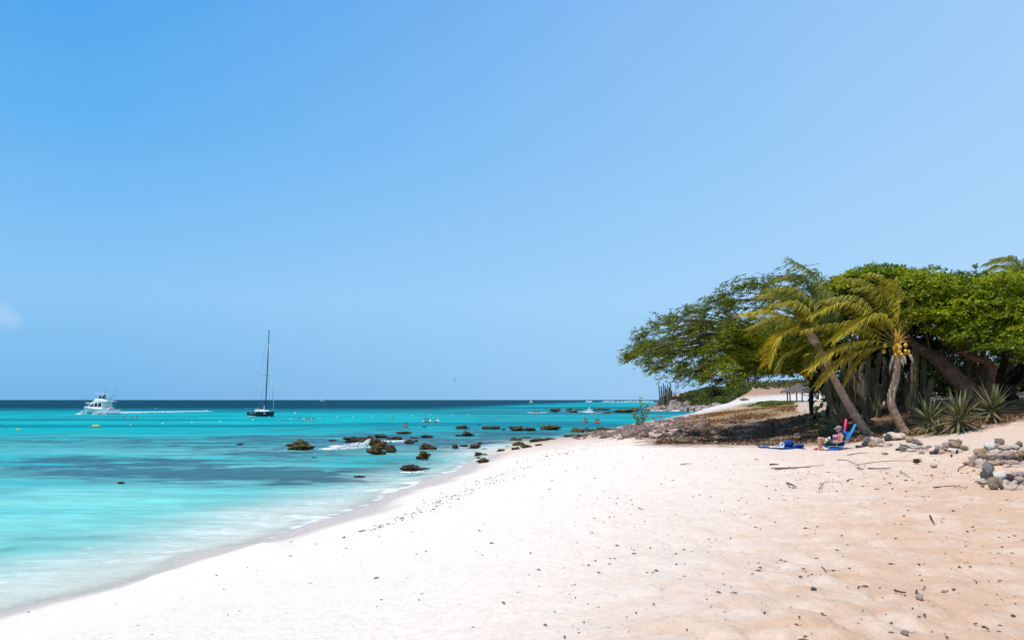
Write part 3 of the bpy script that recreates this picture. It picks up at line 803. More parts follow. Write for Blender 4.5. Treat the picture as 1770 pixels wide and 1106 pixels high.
spr2 = [(1682, 461, 34, 1.1, -.3, 1), (1660, 470, 34, 1.2, -1, .3), (1640, 478, 34, 1.1, -1, .3), (1700, 470, 34, .8, -.6, .6), (1768, 462, 35, .8, -1, .1), (1755, 472, 33, .8, -1, .3), (1790, 466, 35, 1, -1, .2), (1720, 474, 33, .8, -1, .3)]
broad_tree('spreading_tree', 'broad yellow-green tree at the right edge with dark forked trunks', b2,
           [([b2, P(1742, 690, 35), P(1752, 652, 35), P(1795, 612, 35), P(1840, 580, 35)], .36, .14),
            ([P(1744, 692, 35), P(1727, 655, 34.5), P(1738, 622, 34), P(1730, 580, 34)], .24, .10),
            ([P(1750, 660, 35), P(1770, 640, 33), P(1775, 600, 32)], .2, .09)],
           [(1675, 480), (1720, 474), (1790, 470), (1900, 480), (1960, 560), (1930, 625), (1800, 620), (1740, 606), (1690, 600), (1660, 560)],
           150, (29.5, 40), 4, spr2, M_barkd)

M_shade = mat('leaf_dark', (0.045, 0.06, 0.018), 0.55, 0.3, attr='tint', var=0.001, trans=0.25)  # dark leaves with the shade of the grove put into their colour
b3 = P(1490, 716, 43); b3.z = gz(b3.x, b3.y) - .1
broad_tree('shaded_tree', 'tree with shade put into its leaf colour, filling the gap behind the two coconut palms', b3, [([b3, P(1486, 670, 43), P(1478, 620, 43), P(1490, 575, 43)], .2, .08), ([P(1486, 680, 43), P(1510, 630, 42.5), P(1540, 590, 42.5)], .14, .07)],
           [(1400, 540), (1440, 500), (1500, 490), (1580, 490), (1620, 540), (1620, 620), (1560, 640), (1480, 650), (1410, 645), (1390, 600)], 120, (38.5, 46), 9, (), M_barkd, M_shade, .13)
# ------------------------------------------------------------------ palms
M_frond = mat('palm_leaflet', (1, 1, 1), 0.45, 0.4, attr='tint', var=0.001, trans=0.35)
M_palmtrunk = mat('palm_bark', (0.58, 0.38, 0.25), 0.85, 0.15, c2=(0.28, 0.18, 0.115), scale=7, bump=0.03, bscale=14)
M_coco = mat('coconut_husk', (0.58, 0.42, 0.03), 0.45, 0.4, c2=(0.62, 0.33, 0.03), scale=2)
M_spathe = mat('dry_spathe', (0.42, 0.37, 0.30), 0.8, 0.2, var=.3, scale=8)
M_flower = mat('flower_stalk', (0.60, 0.33, 0.05), 0.7, 0.2, var=.3, scale=8)

def frond(parent, ctrl, base, yellow=0.5, llen=0.62, npairs=84, wind=1.0, hang=0.35):
    pts = curve(ctrl, 14); n = len(pts)
    cum = [0]
    for a, b in zip(pts[:-1], pts[1:]): cum.append(cum[-1] + (b - a).length)
    tot = cum[-1]
    V, F, T = [], [], []
    def at(s):
        for i in range(n - 1):
            if cum[i + 1] >= s * tot:
                f = (s * tot - cum[i]) / max(cum[i + 1] - cum[i], 1e-6); return pts[i].lerp(pts[i + 1], f), (pts[i + 1] - pts[i]).normalized()
        return pts[-1], (pts[-1] - pts[-2]).normalized()
    yellow = yellow * 1.0; green = Vector((0.08, 0.15, 0.016)); yel = Vector((0.68, 0.50, 0.03)); dry = Vector((0.42, 0.24, 0.07))
    for k in range(npairs):
        s = 0.16 + 0.84 * (k + .5) / npairs
        p, t = at(s)
        up = Vector((0, 0, 1)); side = t.cross(up)
        if side.length < .2: side = Vector((0, 1, 0))
        side.normalize()
        prof = math.sin(min(1, (s - .1) / .9 + .12) * math.pi * .86) ** .6
        for sg in (-1, 1):
            ln = 1.32 * llen * prof * random.uniform(.8, 1.1)
            w = Vector((-1, .12 * sg, -.12)) * wind
            d1 = (t * .55 + side * sg * .75 + w * .18 + Vector((0, 0, .12)) + Vector((random.gauss(0, .07), random.gauss(0, .07), random.gauss(0, .07)))).normalized()
            d2 = (d1 * .55 + w * .35 + Vector((0, 0, -hang - .3)) + Vector((random.gauss(0, .12), random.gauss(0, .12), random.gauss(0, .12)))).normalized()
            wv = d1.cross(Vector((0, 0, 1)) * .8 + side * .6 * sg).normalized() * .018
            m_ = p + d1 * ln * .45; e = m_ + d2 * ln * .58
            i0 = len(V)
            V += [p - wv * .6, p + wv * .6, m_ + wv, m_ - wv, e]
            F += [(i0, i0 + 1, i0 + 2, i0 + 3), (i0 + 3, i0 + 2, i0 + 4)]
            y = min(1, max(0, yellow + random.gauss(0, .30) * (.25 + yellow)))
            c = green.lerp(yel, y); c2_ = c.lerp(yel, .35 + .3 * y) if random.random() > .22 * yellow else c.lerp(dry, .8)
            T += [c, c, c, c, c2_]
    # rachis
    rc = Vector((0.40, 0.33, 0.07)).lerp(Vector((0.16, 0.15, 0.04)), 1 - yellow)
    ns = 5
    for i, p in enumerate(pts):
        t = (pts[min(i + 1, n - 1)] - pts[max(i - 1, 0)]).normalized(); a = t.cross(Vector((.1, .2, 1))).normalized(); b = t.cross(a); r = .036 * (1 - i / n) + .006
        for k in range(ns):
            V.append(p + (a * math.cos(k * 6.283 / ns) + b * math.sin(k * 6.283 / ns)) * r); T.append(rc)
    o0 = len(V) - n * ns
    for i in range(n - 1):
        for k in range(ns):
            F.append((o0 + i * ns + k, o0 + i * ns + (k + 1) % ns, o0 + (i + 1) * ns + (k + 1) % ns, o0 + (i + 1) * ns + k))
    me = bpy.data.meshes.new('frond'); me.from_pydata([tuple(q - base) for q in V], [], F); me.materials.append(M_frond)
    set_attr(me, 'tint', [tuple(c) for c in T], 'FLOAT_COLOR')
    return mobj('frond', me, parent)

def palm(name, label, trunk_px, crown, fronds, rb=.19, rt=.12, nuts=(), spathes=(), flowers=(), heart=True):
    base = P(*trunk_px[0]); base.z = gz(base.x, base.y)
    root = empty(name, base); tag(root, label, 'palm tree')
    pts = [base - Vector((0, 0, .2))] + [P(*q) for q in trunk_px[1:]]
    c = curve(pts, 22); n = len(c)
    rad = []
    for i in range(n):
        f = i / (n - 1); r = rt + (rb - rt) * (1 - f) ** 1.2 + .14 * max(0, 1 - f / .07) ** 1.5
        rad.append(r * (1.0 + (.055 if i % 2 else -.03)))
    sticks_obj('trunk', [([q - base for q in c], rad)], M_palmtrunk, root, 14)
    if heart:
        top = c[-1] - base; tdir = (c[-1] - c[-3]).normalized()
        MB().tube([top - tdir * .2, top + tdir * .15, top + tdir * .6, top + tdir * .85], [rt * 1.05, rt * 1.6, rt * 1.1, .04], 10).build('crownshaft', M_flower if nuts else M_palmtrunk, root, True)
    for f in fronds:
        cc = [P(*q) for q in f[0]]
        frond(root, cc, base, *f[1:])
    for (u, v, Y) in nuts:
        q = P(u, v, Y) - base
        MB().sphere((random.gauss(0, .04), random.gauss(0, .04), random.gauss(0, .04)), random.uniform(.065, .092), 9, (1, 1, 1.22), (random.uniform(-.4, .4), random.uniform(-.4, .4), 0)).build('coconut', M_coco, root, True, q)
    for (a, b) in spathes:
        A, B_ = P(*a) - base, P(*b) - base
        MB().tube([A, A.lerp(B_, .3) + Vector((.02, 0, .02)), A.lerp(B_, .7), B_], [.02, .055, .05, .008], 7).build('spathe', M_spathe, root, True)
    for (a, b) in flowers:
        A, B_ = P(*a) - base, P(*b) - base
        MB().tube([A, A.lerp(B_, .5) + Vector((.02, 0, .05)), B_], [.03, .035, .012], 5).build('flower_stalk', M_flower, root, True)
    return root

Yp = 31.6
def fr(pts, dy, *a):
    return ([(u, v, Yp + dy * i / 3) for i, (u, v) in enumerate(pts)],) + a
C1 = (1409, 588)
palm('coconut_palm', 'left coconut palm with a trunk leaning left above the sunbather', [(1506, 747, Yp), (1476, 715, Yp), (1449, 668, Yp), (1430, 630, Yp), (1409, 592, Yp)], C1,
     [fr([C1, (1415, 530), (1410, 480), (1368, 449)], .8, .12, .85), fr([C1, (1404, 515), (1382, 478), (1340, 486)], 1.2, .10, .8), fr([C1, (1398, 530), (1368, 500), (1330, 500)], -.6, .25, .75),
      fr([C1, (1380, 535), (1345, 512), (1310, 512)], .3, .35, .7), fr([C1, (1368, 556), (1330, 540), (1284, 543)], -.5, .72, .7), fr([C1, (1375, 568), (1343, 585), (1326, 630)], -1.1, .80, .62),
      fr([C1, (1385, 555), (1345, 550), (1305, 565)], 1.6, .35, .7), fr([C1, (1395, 545), (1370, 525), (1335, 528)], -1.2, .45, .7), fr([C1, (1425, 545), (1432, 515), (1415, 490)], 1.8, .2, .7),
      fr([C1, (1430, 560), (1440, 545), (1430, 530)], 2.2, .2, .6), fr([C1, (1388, 600), (1360, 615), (1345, 640)], .6, .6, .5), fr([C1, (1415, 600), (1405, 620), (1398, 650)], -.8, .45, .4)],
     .18, .115, heart=True)
C2 = (1552, 596)
nuts = [(1543, 600, Yp - .5), (1550, 607, Yp - .55), (1557, 602, Yp - .6), (1564, 605, Yp - .5), (1570, 607, Yp - .4), (1546, 611, Yp - .5), (1556, 611, Yp - .6), (1563, 598, Yp - .45), (1552, 597, Yp - .6),
        (1567, 611, Yp - .3), (1530, 601, Yp - .3), (1524, 605, Yp - .2)]
palm('coconut_palm', 'right coconut palm with an S-curved trunk and a bunch of yellow coconuts', [(1567, 746, Yp - .4), (1547, 715, Yp - .4), (1540, 690, Yp - .4), (1548, 655, Yp - .2), (1551, 625, Yp), (1550, 604, Yp)], C2,
     [fr([C2, (1551, 560), (1552, 520), (1545, 484)], -.5, .75, .6), fr([C2, (1532, 530), (1505, 492), (1462, 483)], .6, .35, .8), fr([C2, (1512, 548), (1475, 516), (1420, 520)], -.3, .30, .75),
      fr([C2, (1500, 545), (1455, 526), (1400, 548)], -1.0, .55, .72), fr([C2, (1525, 548), (1492, 553), (1440, 590)], -1.4, .5, .7), fr([C2, (1485, 572), (1440, 562), (1388, 572)], -.8, .55, .72),
      fr([C2, (1500, 590), (1452, 602), (1398, 640)], -1.2, .6, .68), fr([C2, (1492, 606), (1450, 628), (1412, 668)], -.9, .68, .62), fr([C2, (1543, 520), (1532, 484), (1508, 474)], .4, .55, .75),
      fr([C2, (1566, 560), (1572, 530), (1563, 508)], .5, .4, .55), fr([C2, (1510, 570), (1470, 560), (1425, 600)], 1.4, .4, .75), fr([C2, (1480, 600), (1440, 605), (1400, 612)], 1.6, .35, .7), fr([C2, (1540, 540), (1520, 500), (1480, 500)], 1.6, .3, .8),
      fr([C2, (1515, 600), (1485, 625), (1462, 665)], .4, .55, .6)],
     .17, .12, nuts, [((1556, 612, Yp - .5), (1562, 634, Yp - .6)), ((1568, 608, Yp - .4), (1580, 628, Yp - .5)), ((1544, 612, Yp - .4), (1537, 640, Yp - .6)), ((1561, 614, Yp - .3), (1566, 630, Yp - .3))],
     [((1551, 592, Yp - .3), (1556, 563, Yp - .3)), ((1552, 592, Yp - .3), (1566, 572, Yp - .3)), ((1553, 592, Yp - .3), (1572, 580, Yp - .3)), ((1551, 592, Yp - .3), (1547, 566, Yp - .3)), ((1553, 594, Yp - .4), (1569, 590, Yp - .4)), ((1551, 592, Yp - .2), (1562, 562, Yp - .2))])
YQ = 46
CQ = (1760, 492)
palm('distant_palm', 'tip of a dark palm crown showing above the right-hand trees', [(1768, 705, YQ), (1768, 620, YQ), (1763, 540, YQ), (1760, 495, YQ)], CQ,
     [([(1760, 492, YQ), (1760, 462, YQ), (1745, 447, YQ), (1708, 456, YQ)], .15, .9), ([(1760, 492, YQ), (1752, 468, YQ - .5), (1735, 460, YQ - 1), (1706, 470, YQ - 1)], .12, .9), ([(1760, 492, YQ), (1764, 470, YQ + .5), (1756, 452, YQ + 1), (1722, 449, YQ + 1)], .12, .9),
      ([(1760, 492, YQ), (1745, 480, YQ), (1730, 475, YQ), (1708, 485, YQ)], .12, .9), ([(1760, 492, YQ), (1766, 480, YQ), (1768, 470, YQ), (1760, 460, YQ)], .1, .7)], .17, .12)
YQ = 43
palm('distant_palm', 'dull brown palm crown barely clearing the treetop left of the dark one', [(1606, 700, YQ), (1606, 620, YQ), (1604, 540, YQ), (1602, 500, YQ)], None,
     [([(1602, 496, YQ), (1600, 478, YQ), (1590, 470, YQ), (1566, 478, YQ)], .5, .6), ([(1602, 496, YQ), (1595, 484, YQ), (1580, 474, YQ), (1560, 484, YQ)], .4, .6), ([(1602, 496, YQ), (1608, 480, YQ), (1596, 468, YQ), (1574, 470, YQ)], .3, .6), ([(1602, 496, YQ), (1610, 484, YQ), (1614, 478, YQ), (1608, 474, YQ)], .3, .5)], .15, .11)

# ------------------------------------------------------------------ column cacti under the trees
M_cactus = mat('cactus_skin', (0.16, 0.15, 0.08), 0.75, 0.2, c2=(0.13, 0.095, 0.065), scale=2.2, bump=.01, bscale=30)
def column_mesh(pts, rad, ribs=9):
    """ribbed cactus column with a rounded tip"""
    bm = bmesh.new(); n = ribs * 2; rings = []
    pts = [Vector(p) for p in pts]; m = len(pts)
    t_end = (pts[-1] - pts[-2]).normalized()
    pts = pts + [pts[-1] + t_end * rad * .6, pts[-1] + t_end * rad * .95]
    for i, p in enumerate(pts):
        t = (pts[min(i + 1, len(pts) - 1)] - pts[max(i - 1, 0)]).normalized(); a = t.cross(Vector((.2, .98, .05))).normalized(); b = t.cross(a)
        r = rad * (1 + .06 * math.sin(i * 1.9)) * (1 if i < m else (.8 if i == m else .3)) * (.8 if i == 0 else 1)
        rings.append([bm.verts.new(p + (a * math.cos(k * 2 * math.pi / n) + b * math.sin(k * 2 * math.pi / n)) * r * (1 if k % 2 else .74)) for k in range(n)])
    for r0, r1 in zip(rings[:-1], rings[1:]):
        for k in range(n): bm.faces.new((r0[k], r0[(k + 1) % n], r1[(k + 1) % n], r1[k]))
    bm.faces.new(rings[-1])
    me = bpy.data.meshes.new('stem'); bm.to_mesh(me); bm.free(); me.materials.append(M_cactus); return me

def cactus(label, u, v, Y, stems, group='column cacti crowded under the trees'):
    b = P(u, v, Y); b.z = gz(b.x, b.y)
    root = empty('column_cactus', b); tag(root, label, 'cactus', group)
    for (du, tu, tv, r) in stems:
        A = P(u + du, v, Y + random.uniform(-.5, .5)); A.z = gz(A.x, A.y) - .1; E = P(tu, tv, A.y + random.uniform(-.3, .3))
        mid = A.lerp(E, .45) + Vector((-(E.x - A.x) * .15 + random.gauss(0, .05), 0, 0))
        mobj('stem', column_mesh([q - b for q in curve([A, mid, E], 5)], r), root)
    return root
cactus('brown column cactus at the left end of the thicket, its stems fanned out left', 1448, 728, 35, [(-8, 1416, 612, .10), (-2, 1432, 640, .12), (4, 1442, 655, .11), (0, 1424, 672, .10), (10, 1455, 668, .11), (6, 1436, 690, .09), (14, 1462, 640, .10)])
cactus('column cactus whose stems stand behind the leaning palm trunk', 1474, 726, 36.5, [(-8, 1456, 625, .11), (-2, 1470, 610, .10), (4, 1478, 640, .12), (8, 1490, 628, .10), (0, 1464, 660, .11), (12, 1497, 665, .10)])
cactus('tall straight column cactus midway between the two coconut palm trunks', 1508, 724, 35, [(-6, 1500, 606, .12), (0, 1508, 640, .11), (6, 1521, 612, .11), (10, 1519, 668, .13), (3, 1530, 680, .10), (-10, 1492, 650, .10), (-3, 1503, 690, .09)])
cactus('column cactus right behind the S-curved palm trunk', 1545, 728, 37, [(-8, 1530, 620, .11), (0, 1541, 605, .11), (6, 1560, 615, .12), (10, 1572, 650, .11), (-4, 1536, 660, .10), (14, 1580, 625, .10)])
cactus('greener column cactus with two tall stems left of the smallest agave', 1586, 728, 34, [(-4, 1583, 596, .15), (5, 1597, 622, .12), (-10, 1567, 672, .13), (1, 1577, 690, .11), (10, 1610, 660, .11), (14, 1604, 700, .10)])
cactus('dark column cactus in deep shade right of the thick leaning trunk', 1690, 716, 38, [(-8, 1672, 600, .13), (0, 1686, 590, .14), (6, 1700, 605, .13), (12, 1706, 640, .12), (-14, 1662, 650, .11), (3, 1690, 640, .13)])
cactus('short column cactus with broken stubby stems at the thicket foot', 1462, 742, 33.2, [(-12, 1424, 722, .08), (-6, 1438, 712, .08), (-2, 1446, 700, .08), (2, 1461, 706, .08)])

# prickly pear at the thicket's left edge
M_pear = mat('prickly_pear_pad', (0.07, 0.10, 0.04), 0.6, 0.3, var=.3, scale=6)
def prickly_pear(label, spots, Y):
    b = P(*spots[0][:2], Y); b.z = gz(b.x, b.y); root = empty('prickly_pear', b); tag(root, label, 'cactus', 'prickly pears at the edge of the shade')
    prev = Vector((0, 0, -.05))
    for (u, v, r) in spots:
        q = P(u, v, Y + random.uniform(-.25, .25)) - b
        MB().sphere(q, r, 9, (1, .22, 1.25), (random.uniform(-.5, .5), random.uniform(-.8, .8), random.uniform(-.8, .8))).build('pad', M_pear, root, True)
        if (q - prev).length < 1.4:
            MB().tube([prev, prev.lerp(q, .5), q], [.035, .03, .03], 5).build('joint', M_pear, root, True)
        prev = q
prickly_pear('dark prickly pear hanging beside the thin bent trunk left of the thicket', [(1432, 722, .10), (1424, 714, .12), (1416, 722, .12), (1410, 706, .11), (1420, 700, .10), (1398, 727, .13), (1404, 735, .12), (1412, 737, .12), (1426, 730, .11)], 34)
prickly_pear('low prickly pear lying in the shade behind the sunbather', [(1440, 745, .12), (1430, 740, .13), (1446, 737, .12), (1420, 743, .11), (1450, 744, .11)], 33)

# ------------------------------------------------------------------ shrubs
M_shade = mat('leaf_dark', (0.045, 0.06, 0.018), 0.55, 0.3, attr='tint', var=0.001, trans=0.25)  # same leaf again, its colour darkened to stand for shade
M_grape = mat('leaf_seagrape', (0.14, 0.17, 0.05), 0.4, 0.4, attr='tint', var=0.001, trans=0.25)
def shrub(name, label, u, v, Y, w, h, d, nclump, m, lsize=.12, lw=.38, group=None, t0=(.6, .7, .7), t1=(1.4, 1.3, .9), per=80, cat='shrub', base_v=None):
    b = P(u, base_v or v, Y); b.z = gz(b.x, b.y)
    root = empty(name, b); tag(root, label, cat, group)
    S, D, L, Tn = [], [], [], []; bs = []
    for k in range(nclump):
        a = random.uniform(0, 6.283); q = math.sqrt(random.random())
        zc = random.uniform(.18, 1) ** .8
        c0 = Vector((q * math.cos(a) * w / 2, q * math.sin(a) * d / 2, h * zc * (1 - .45 * q * q)))
        bs.append(([Vector((c0.x * .2, c0.y * .2, -.05)), Vector((c0.x * .6, c0.y * .6, c0.z * .6)), c0], [.035, .022, .01]))
        r = .28 * min(w, h * 1.6, 2.0) * random.uniform(.7, 1.3); lit = random.random()
        for j in range(per):
            n_ = Vector(norm(RNG.normal(size=3))); S.append(tuple(c0 + n_ * r * random.uniform(.4, 1))); D.append(tuple((n_ + Vector((-.3, 0, .1))).normalized())); L.append(random.uniform(.8, 2.2) * lsize); Tn.append(.5 * lit + .5 * random.random())
    sticks_obj('stems', bs, M_twig, root, 4)
    S, D, L = np.array(S), np.array(D), np.array(L)
    p, dd, s = twig_leaves(S, D, L, 4, np.full(len(S), lsize))
    leaves_obj('foliage', p, dd, s, lw, tints(len(p), t0, t1, f=np.repeat(np.array(Tn), 4)), m, root)
    return root
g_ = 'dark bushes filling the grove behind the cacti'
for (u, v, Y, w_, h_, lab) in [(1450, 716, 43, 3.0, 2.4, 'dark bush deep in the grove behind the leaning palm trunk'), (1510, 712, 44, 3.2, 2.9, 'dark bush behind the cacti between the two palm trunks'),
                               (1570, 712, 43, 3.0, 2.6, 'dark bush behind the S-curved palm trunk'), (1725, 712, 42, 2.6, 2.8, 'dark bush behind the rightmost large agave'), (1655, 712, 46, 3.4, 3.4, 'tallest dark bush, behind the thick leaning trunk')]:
    shrub('dark_bush', lab, u, v, Y, w_, h_, 2.2, 20, M_shade, .13, .4, g_, per=60)  # added to fill the dark of the grove; shade is in the leaf colour
shrub('seagrape_bush', 'pale round-leaved bush seen between the cacti and the thick leaning trunk', 1640, 716, 38, 2.6, 1.9, 1.8, 14, M_grape, .17, .48, per=40)
shrub('yellow_bush', 'golden yellow bush glowing behind the trunks left of the thick leaning trunk', 1616, 712, 48, 1.8, 3.0, 1.6, 10, M_grape, .17, .4, t0=(2.0, 1.2, .4), t1=(3.2, 1.7, .5), per=50)
shrub('green_bush', 'low bright green bush behind the right edge of the shade', 1762, 712, 40, 2.4, 1.2, 1.8, 12, M_grape, .16, .45, t0=(.7, 1, .6), t1=(1.3, 1.6, .6), per=50)
shrub('green_bush', 'small light green bush in front of the yellow garden wall', 1740, 706, 52, 2.4, 1.3, 1.6, 10, M_grape, .16, .45, t0=(.9, 1.2, .6), t1=(1.6, 2.0, .6), per=50)

# ------------------------------------------------------------------ agaves
M_agave = mat('agave_leaf', (0.10, 0.12, 0.05), 0.55, 0.3, c2=(0.19, 0.17, 0.065), scale=3)
M_agd = mat('agave_dry_leaf', (0.20, 0.14, 0.08), 0.8, 0.2, var=.3, scale=5)
def agave_leaf_mesh(m, droop):
    bm = bmesh.new(); rows = []
    for i in range(7):
        t = i / 6; w = .040 * math.sin(min(1, t * 1.5 + .35) * math.pi * .5) * (1 - t ** 2.5) + .002
        x = t; z = -droop * t * t
        rows.append([bm.verts.new((x, -w, z + w * .35)), bm.verts.new((x, 0, z - .004)), bm.verts.new((x, w, z + w * .35))])
    for a, b in zip(rows[:-1], rows[1:]):
        for k in range(2): bm.faces.new((a[k], a[k + 1], b[k + 1], b[k]))
    me = bpy.data.meshes.new('leaf'); bm.to_mesh(me); bm.free(); me.materials.append(m)
    return me
LM = [agave_leaf_mesh(M_agave, d) for d in (.02, .10, .2)] + [agave_leaf_mesh(M_agd, .15)]
def agave(label, u, v, Y, R, n, lift=.35):
    b = P(u, v, Y); b.z = gz(b.x, b.y) - .02
    root = empty('agave', b); tag(root, label, 'agave', 'spiky agaves at the edge of the shade')
    MB().tube([(0, 0, -.15), (0, 0, R * lift * .6), (0, 0, R * lift + .08)], [.10, .13, .06], 9).build('stem', M_agd, root, True)
    for k in range(n):
        f = (k + .5) / n; el = math.radians(80 - 122 * f ** .9) + random.gauss(0, .07); az = k * 2.39996 + random.gauss(0, .12)
        me = LM[3] if (f > .93) else random.choice(LM[:2] if f < .6 else LM[1:3])
        o = mobj('leaf', me, root); L = R * random.uniform(.88, 1.1) * (1 if f < .8 else .85)
        o.location = (.04 * math.cos(az), .04 * math.sin(az), R * lift * (1.05 - .5 * f))
        o.rotation_euler = Euler((random.gauss(0, .2), -el, az)); o.scale = (L, 1.15, L * .8)
agave('left agave of the three large ones, beside the greener column cactus', 1607, 735, 29.6, .88, 60, .62)
agave('largest agave, yellowish and fully lit, in the middle of the row', 1660, 745, 27.6, .98, 78, .55)
agave('darkest agave, shaded, rightmost of the row', 1716, 733, 28.8, .98, 72, .55)
agave('smallest agave, a low tuft in front of the left large one', 1622, 751, 28.2, .55, 40, .3)

# ------------------------------------------------------------------ sapling on the shore
def sapling():
    b = on_ground(1108, 737); root = empty('shore_sapling', b); tag(root, 'thin lone sapling with round yellow-green leaves standing on the shore rocks', 'sapling')
    px = b.y / F_PX
    bs = []; S, D = [], []
    for (du, top, lean) in [(0, 48, 0), (-2, 30, -6), (3, 36, 6), (2, 25, 10), (-3, 20, -9)]:
        A = Vector((du * px * .4, random.uniform(-.1, .1), -.05)); E = Vector(((du + lean) * px, random.uniform(-.2, .2), top * px))
        M_ = A.lerp(E, .5) + Vector((random.gauss(0, .06), 0, 0)); c = curve([A, M_, E], 5); bs.append((c, lerp_list(.035, .01, len(c))))
        for q in c[3:]:
            for k in range(7):
                S.append(tuple(q + Vector(RNG.normal(size=3) * .11))); D.append(tuple(Vector(norm(RNG.normal(size=3)))))
    sticks_obj('stem', bs, M_twig, root, 5)
    S, D = np.array(S), np.array(D)
    leaves_obj('foliage', S, D, RNG.uniform(.12, .22, len(S)), .5, tints(len(S), (.9, .9, .4), (2.4, 1.8, .5)), M_grape, root)
sapling()

# ------------------------------------------------------------------ headland
M_scrub = mat('scrub_leaf', (0.10, 0.125, 0.03), 0.7, 0.2, attr='tint', var=0.001, trans=0.15)
M_brush = mat('dry_brush', (0.17, 0.12, 0.085), 0.9, 0.1, attr='tint', var=0.001)
def scatter_cover(name, label, poly, n, yr, m, t0, t1, size, hgt, cell=6.0, thresh=.42):
    pts = []
    while len(pts) < n:
        y = RNG.uniform(yr[0], yr[1], 4000); u = RNG.uniform(min(p[0] for p in poly), max(p[0] for p in poly), 4000)
        x = (u - CX) / F_PX * y
        z = terrain_z(x, y, False); uu, vv = proj(x, y, z)
        k = inside(uu, vv, poly) & (vnoise(x / cell * 2, y / cell * 1.2) + RNG.normal(size=4000) * .08 > thresh) & (z > .3)
        nn = vnoise(x / cell + 50, y / cell)
        z = z + hgt * np.sqrt(RNG.random(4000)) * (.35 + .9 * nn)
        pts += list(zip(x[k], y[k], z[k]))
    p = np.array(pts[:n]); o = np.array([p[:, 0].mean(), p[:, 1].mean(), 0])
    d = norm(RNG.normal(size=(n, 3)) + np.array([-.8, 0, .5]))
    f = np.clip(vnoise(p[:, 0] / 3, p[:, 1] / 5) + RNG.normal(size=n) * .25, 0, 1)
    ob = leaves_obj(name, p - o, d, RNG.uniform(.7, 1.3, n) * size, .4, tints(n, t0, t1, f=f), m)
    ob.location = tuple(o); tag(ob, label, None, None, 'stuff'); return ob
scatter_cover('scrub', 'wind-combed green scrub covering the headland mound', [(1158, 692), (1175, 684), (1210, 677), (1262, 670), (1300, 672), (1290, 680), (1272, 690), (1255, 698), (1228, 706), (1200, 706), (1168, 698)], 34000, (195, 262), M_scrub, (.35, .45, .5), (1.5, 1.35, .8), .42, 1.2, thresh=.3)
scatter_cover('dry_brush', 'grey brown dry brush on the headland tip', [(1128, 700), (1138, 690), (1180, 686), (1175, 700), (1150, 703)], 5000, (205, 245), M_brush, (.5, .5, .5), (1.4, 1.3, 1.2), .4, 1.3, thresh=.3)
scatter_cover('far_scrub', 'dull grey-green scrub on the low hill behind the headland', [(1255, 676), (1255, 664), (1420, 655), (1800, 650), (1800, 672), (1420, 674), (1310, 674)], 16000, (255, 420), M_scrub, (.4, .4, .5), (1.3, 1.0, .8), .8, 2.6, thresh=.25)
scatter_cover('dry_grass', 'rusty dry grass on the open ground left of the shade', [(1160, 738), (1200, 720), (1240, 710), (1340, 699), (1380, 700), (1370, 716), (1300, 725), (1200, 735)], 15000, (42, 125), M_brush, (1.3, 1.0, .6), (2.5, 1.6, .85), .15, .10, cell=5, thresh=.50)
scatter_cover('low_green_plants', 'patch of low green ground plants beside the thatched shelter', [(1290, 704), (1310, 696), (1345, 693), (1372, 692), (1372, 699), (1330, 703)], 5000, (80, 150), M_scrub, (.8, .9, .5), (1.7, 1.5, .6), .22, .2, cell=6, thresh=.5)
scatter_cover('leaf_litter', 'dry brown leaf litter under the trees', [(1130, 766), (1190, 738), (1300, 726), (1430, 712), (1770, 700), (1770, 728), (1600, 752), (1530, 757), (1440, 770), (1300, 770)], 20000, (26, 55), M_brush, (.5, .42, .38), (2.0, 1.5, 1.1), .08, .02, cell=1.5, thresh=.3)

def head_cactus(label, u, v, Y, stems):
    b = P(u, v, Y); b.z = gz(b.x, b.y)
    root = empty('column_cactus', b); tag(root, label, 'cactus', 'cacti standing on the headland tip')
    for (tu, tv) in stems:
        E = P(tu, tv, Y + random.uniform(-1, 1)); A = Vector((b.x + (E.x - b.x) * .7, E.y, 0)); A.z = gz(A.x, A.y) - .1
        mobj('stem', column_mesh([A - b, A.lerp(E, .5) - b, E - b], .20, 6), root)
head_cactus('left clump of tall column cacti against the sky on the headland tip', 1145, 690, 226, [(1139, 666), (1143, 668), (1147, 663), (1150, 668), (1144, 675)])
head_cactus('right clump of tall column cacti against the sky on the headland tip', 1156, 690, 226, [(1154, 665), (1157, 670), (1159, 664), (1152, 673), (1161, 676)])
shrub('bare_shrub', 'leafless pinkish brown shrub right of the headland cacti', 1172, 688, 228, 4.2, 1.9, 3, 10, M_brush, .35, .2, t0=(.9, .7, .7), t1=(1.7, 1.2, 1.2), per=14)
shrub('low_tree', 'small dark tree standing alone on the scrub of the headland', 1236, 688, 215, 4.5, 3.6, 4, 16, M_shade, .4, .4, per=24, cat='tree')
# ------------------------------------------------------------------ rocks
def rock_mesh(seed, sub=3, rough=.32, flat=.0, boxy=0):
    bm = bmesh.new(); bmesh.ops.create_icosphere(bm, subdivisions=sub, radius=1)
    o = Vector((seed * 7.13, seed * 3.7, seed * 1.9))
    for v in bm.verts:
        d = v.co.normalized()
        n = mnoise.noise(d * 1.1 + o) * rough * 1.3 + mnoise.noise(d * 2.7 + o) * rough * 1.0 + abs(mnoise.noise(d * 5 + o)) * rough * .9 + (abs(mnoise.noise(d * 11 + o)) * rough * .5 if sub > 3 else 0) - rough * .25
        v.co = d * (1 + n)
        if boxy: 
            for i in range(3): v.co[i] = math.copysign(min(abs(v.co[i]), .92), v.co[i])
    for i in range(3):
        lo = min(v.co[i] for v in bm.verts); hi = max(v.co[i] for v in bm.verts)
        for v in bm.verts: v.co[i] = (v.co[i] - (lo + hi) / 2) * 2 / (hi - lo)
    me = bpy.data.meshes.new('rock'); bm.to_mesh(me); bm.free()
    return me

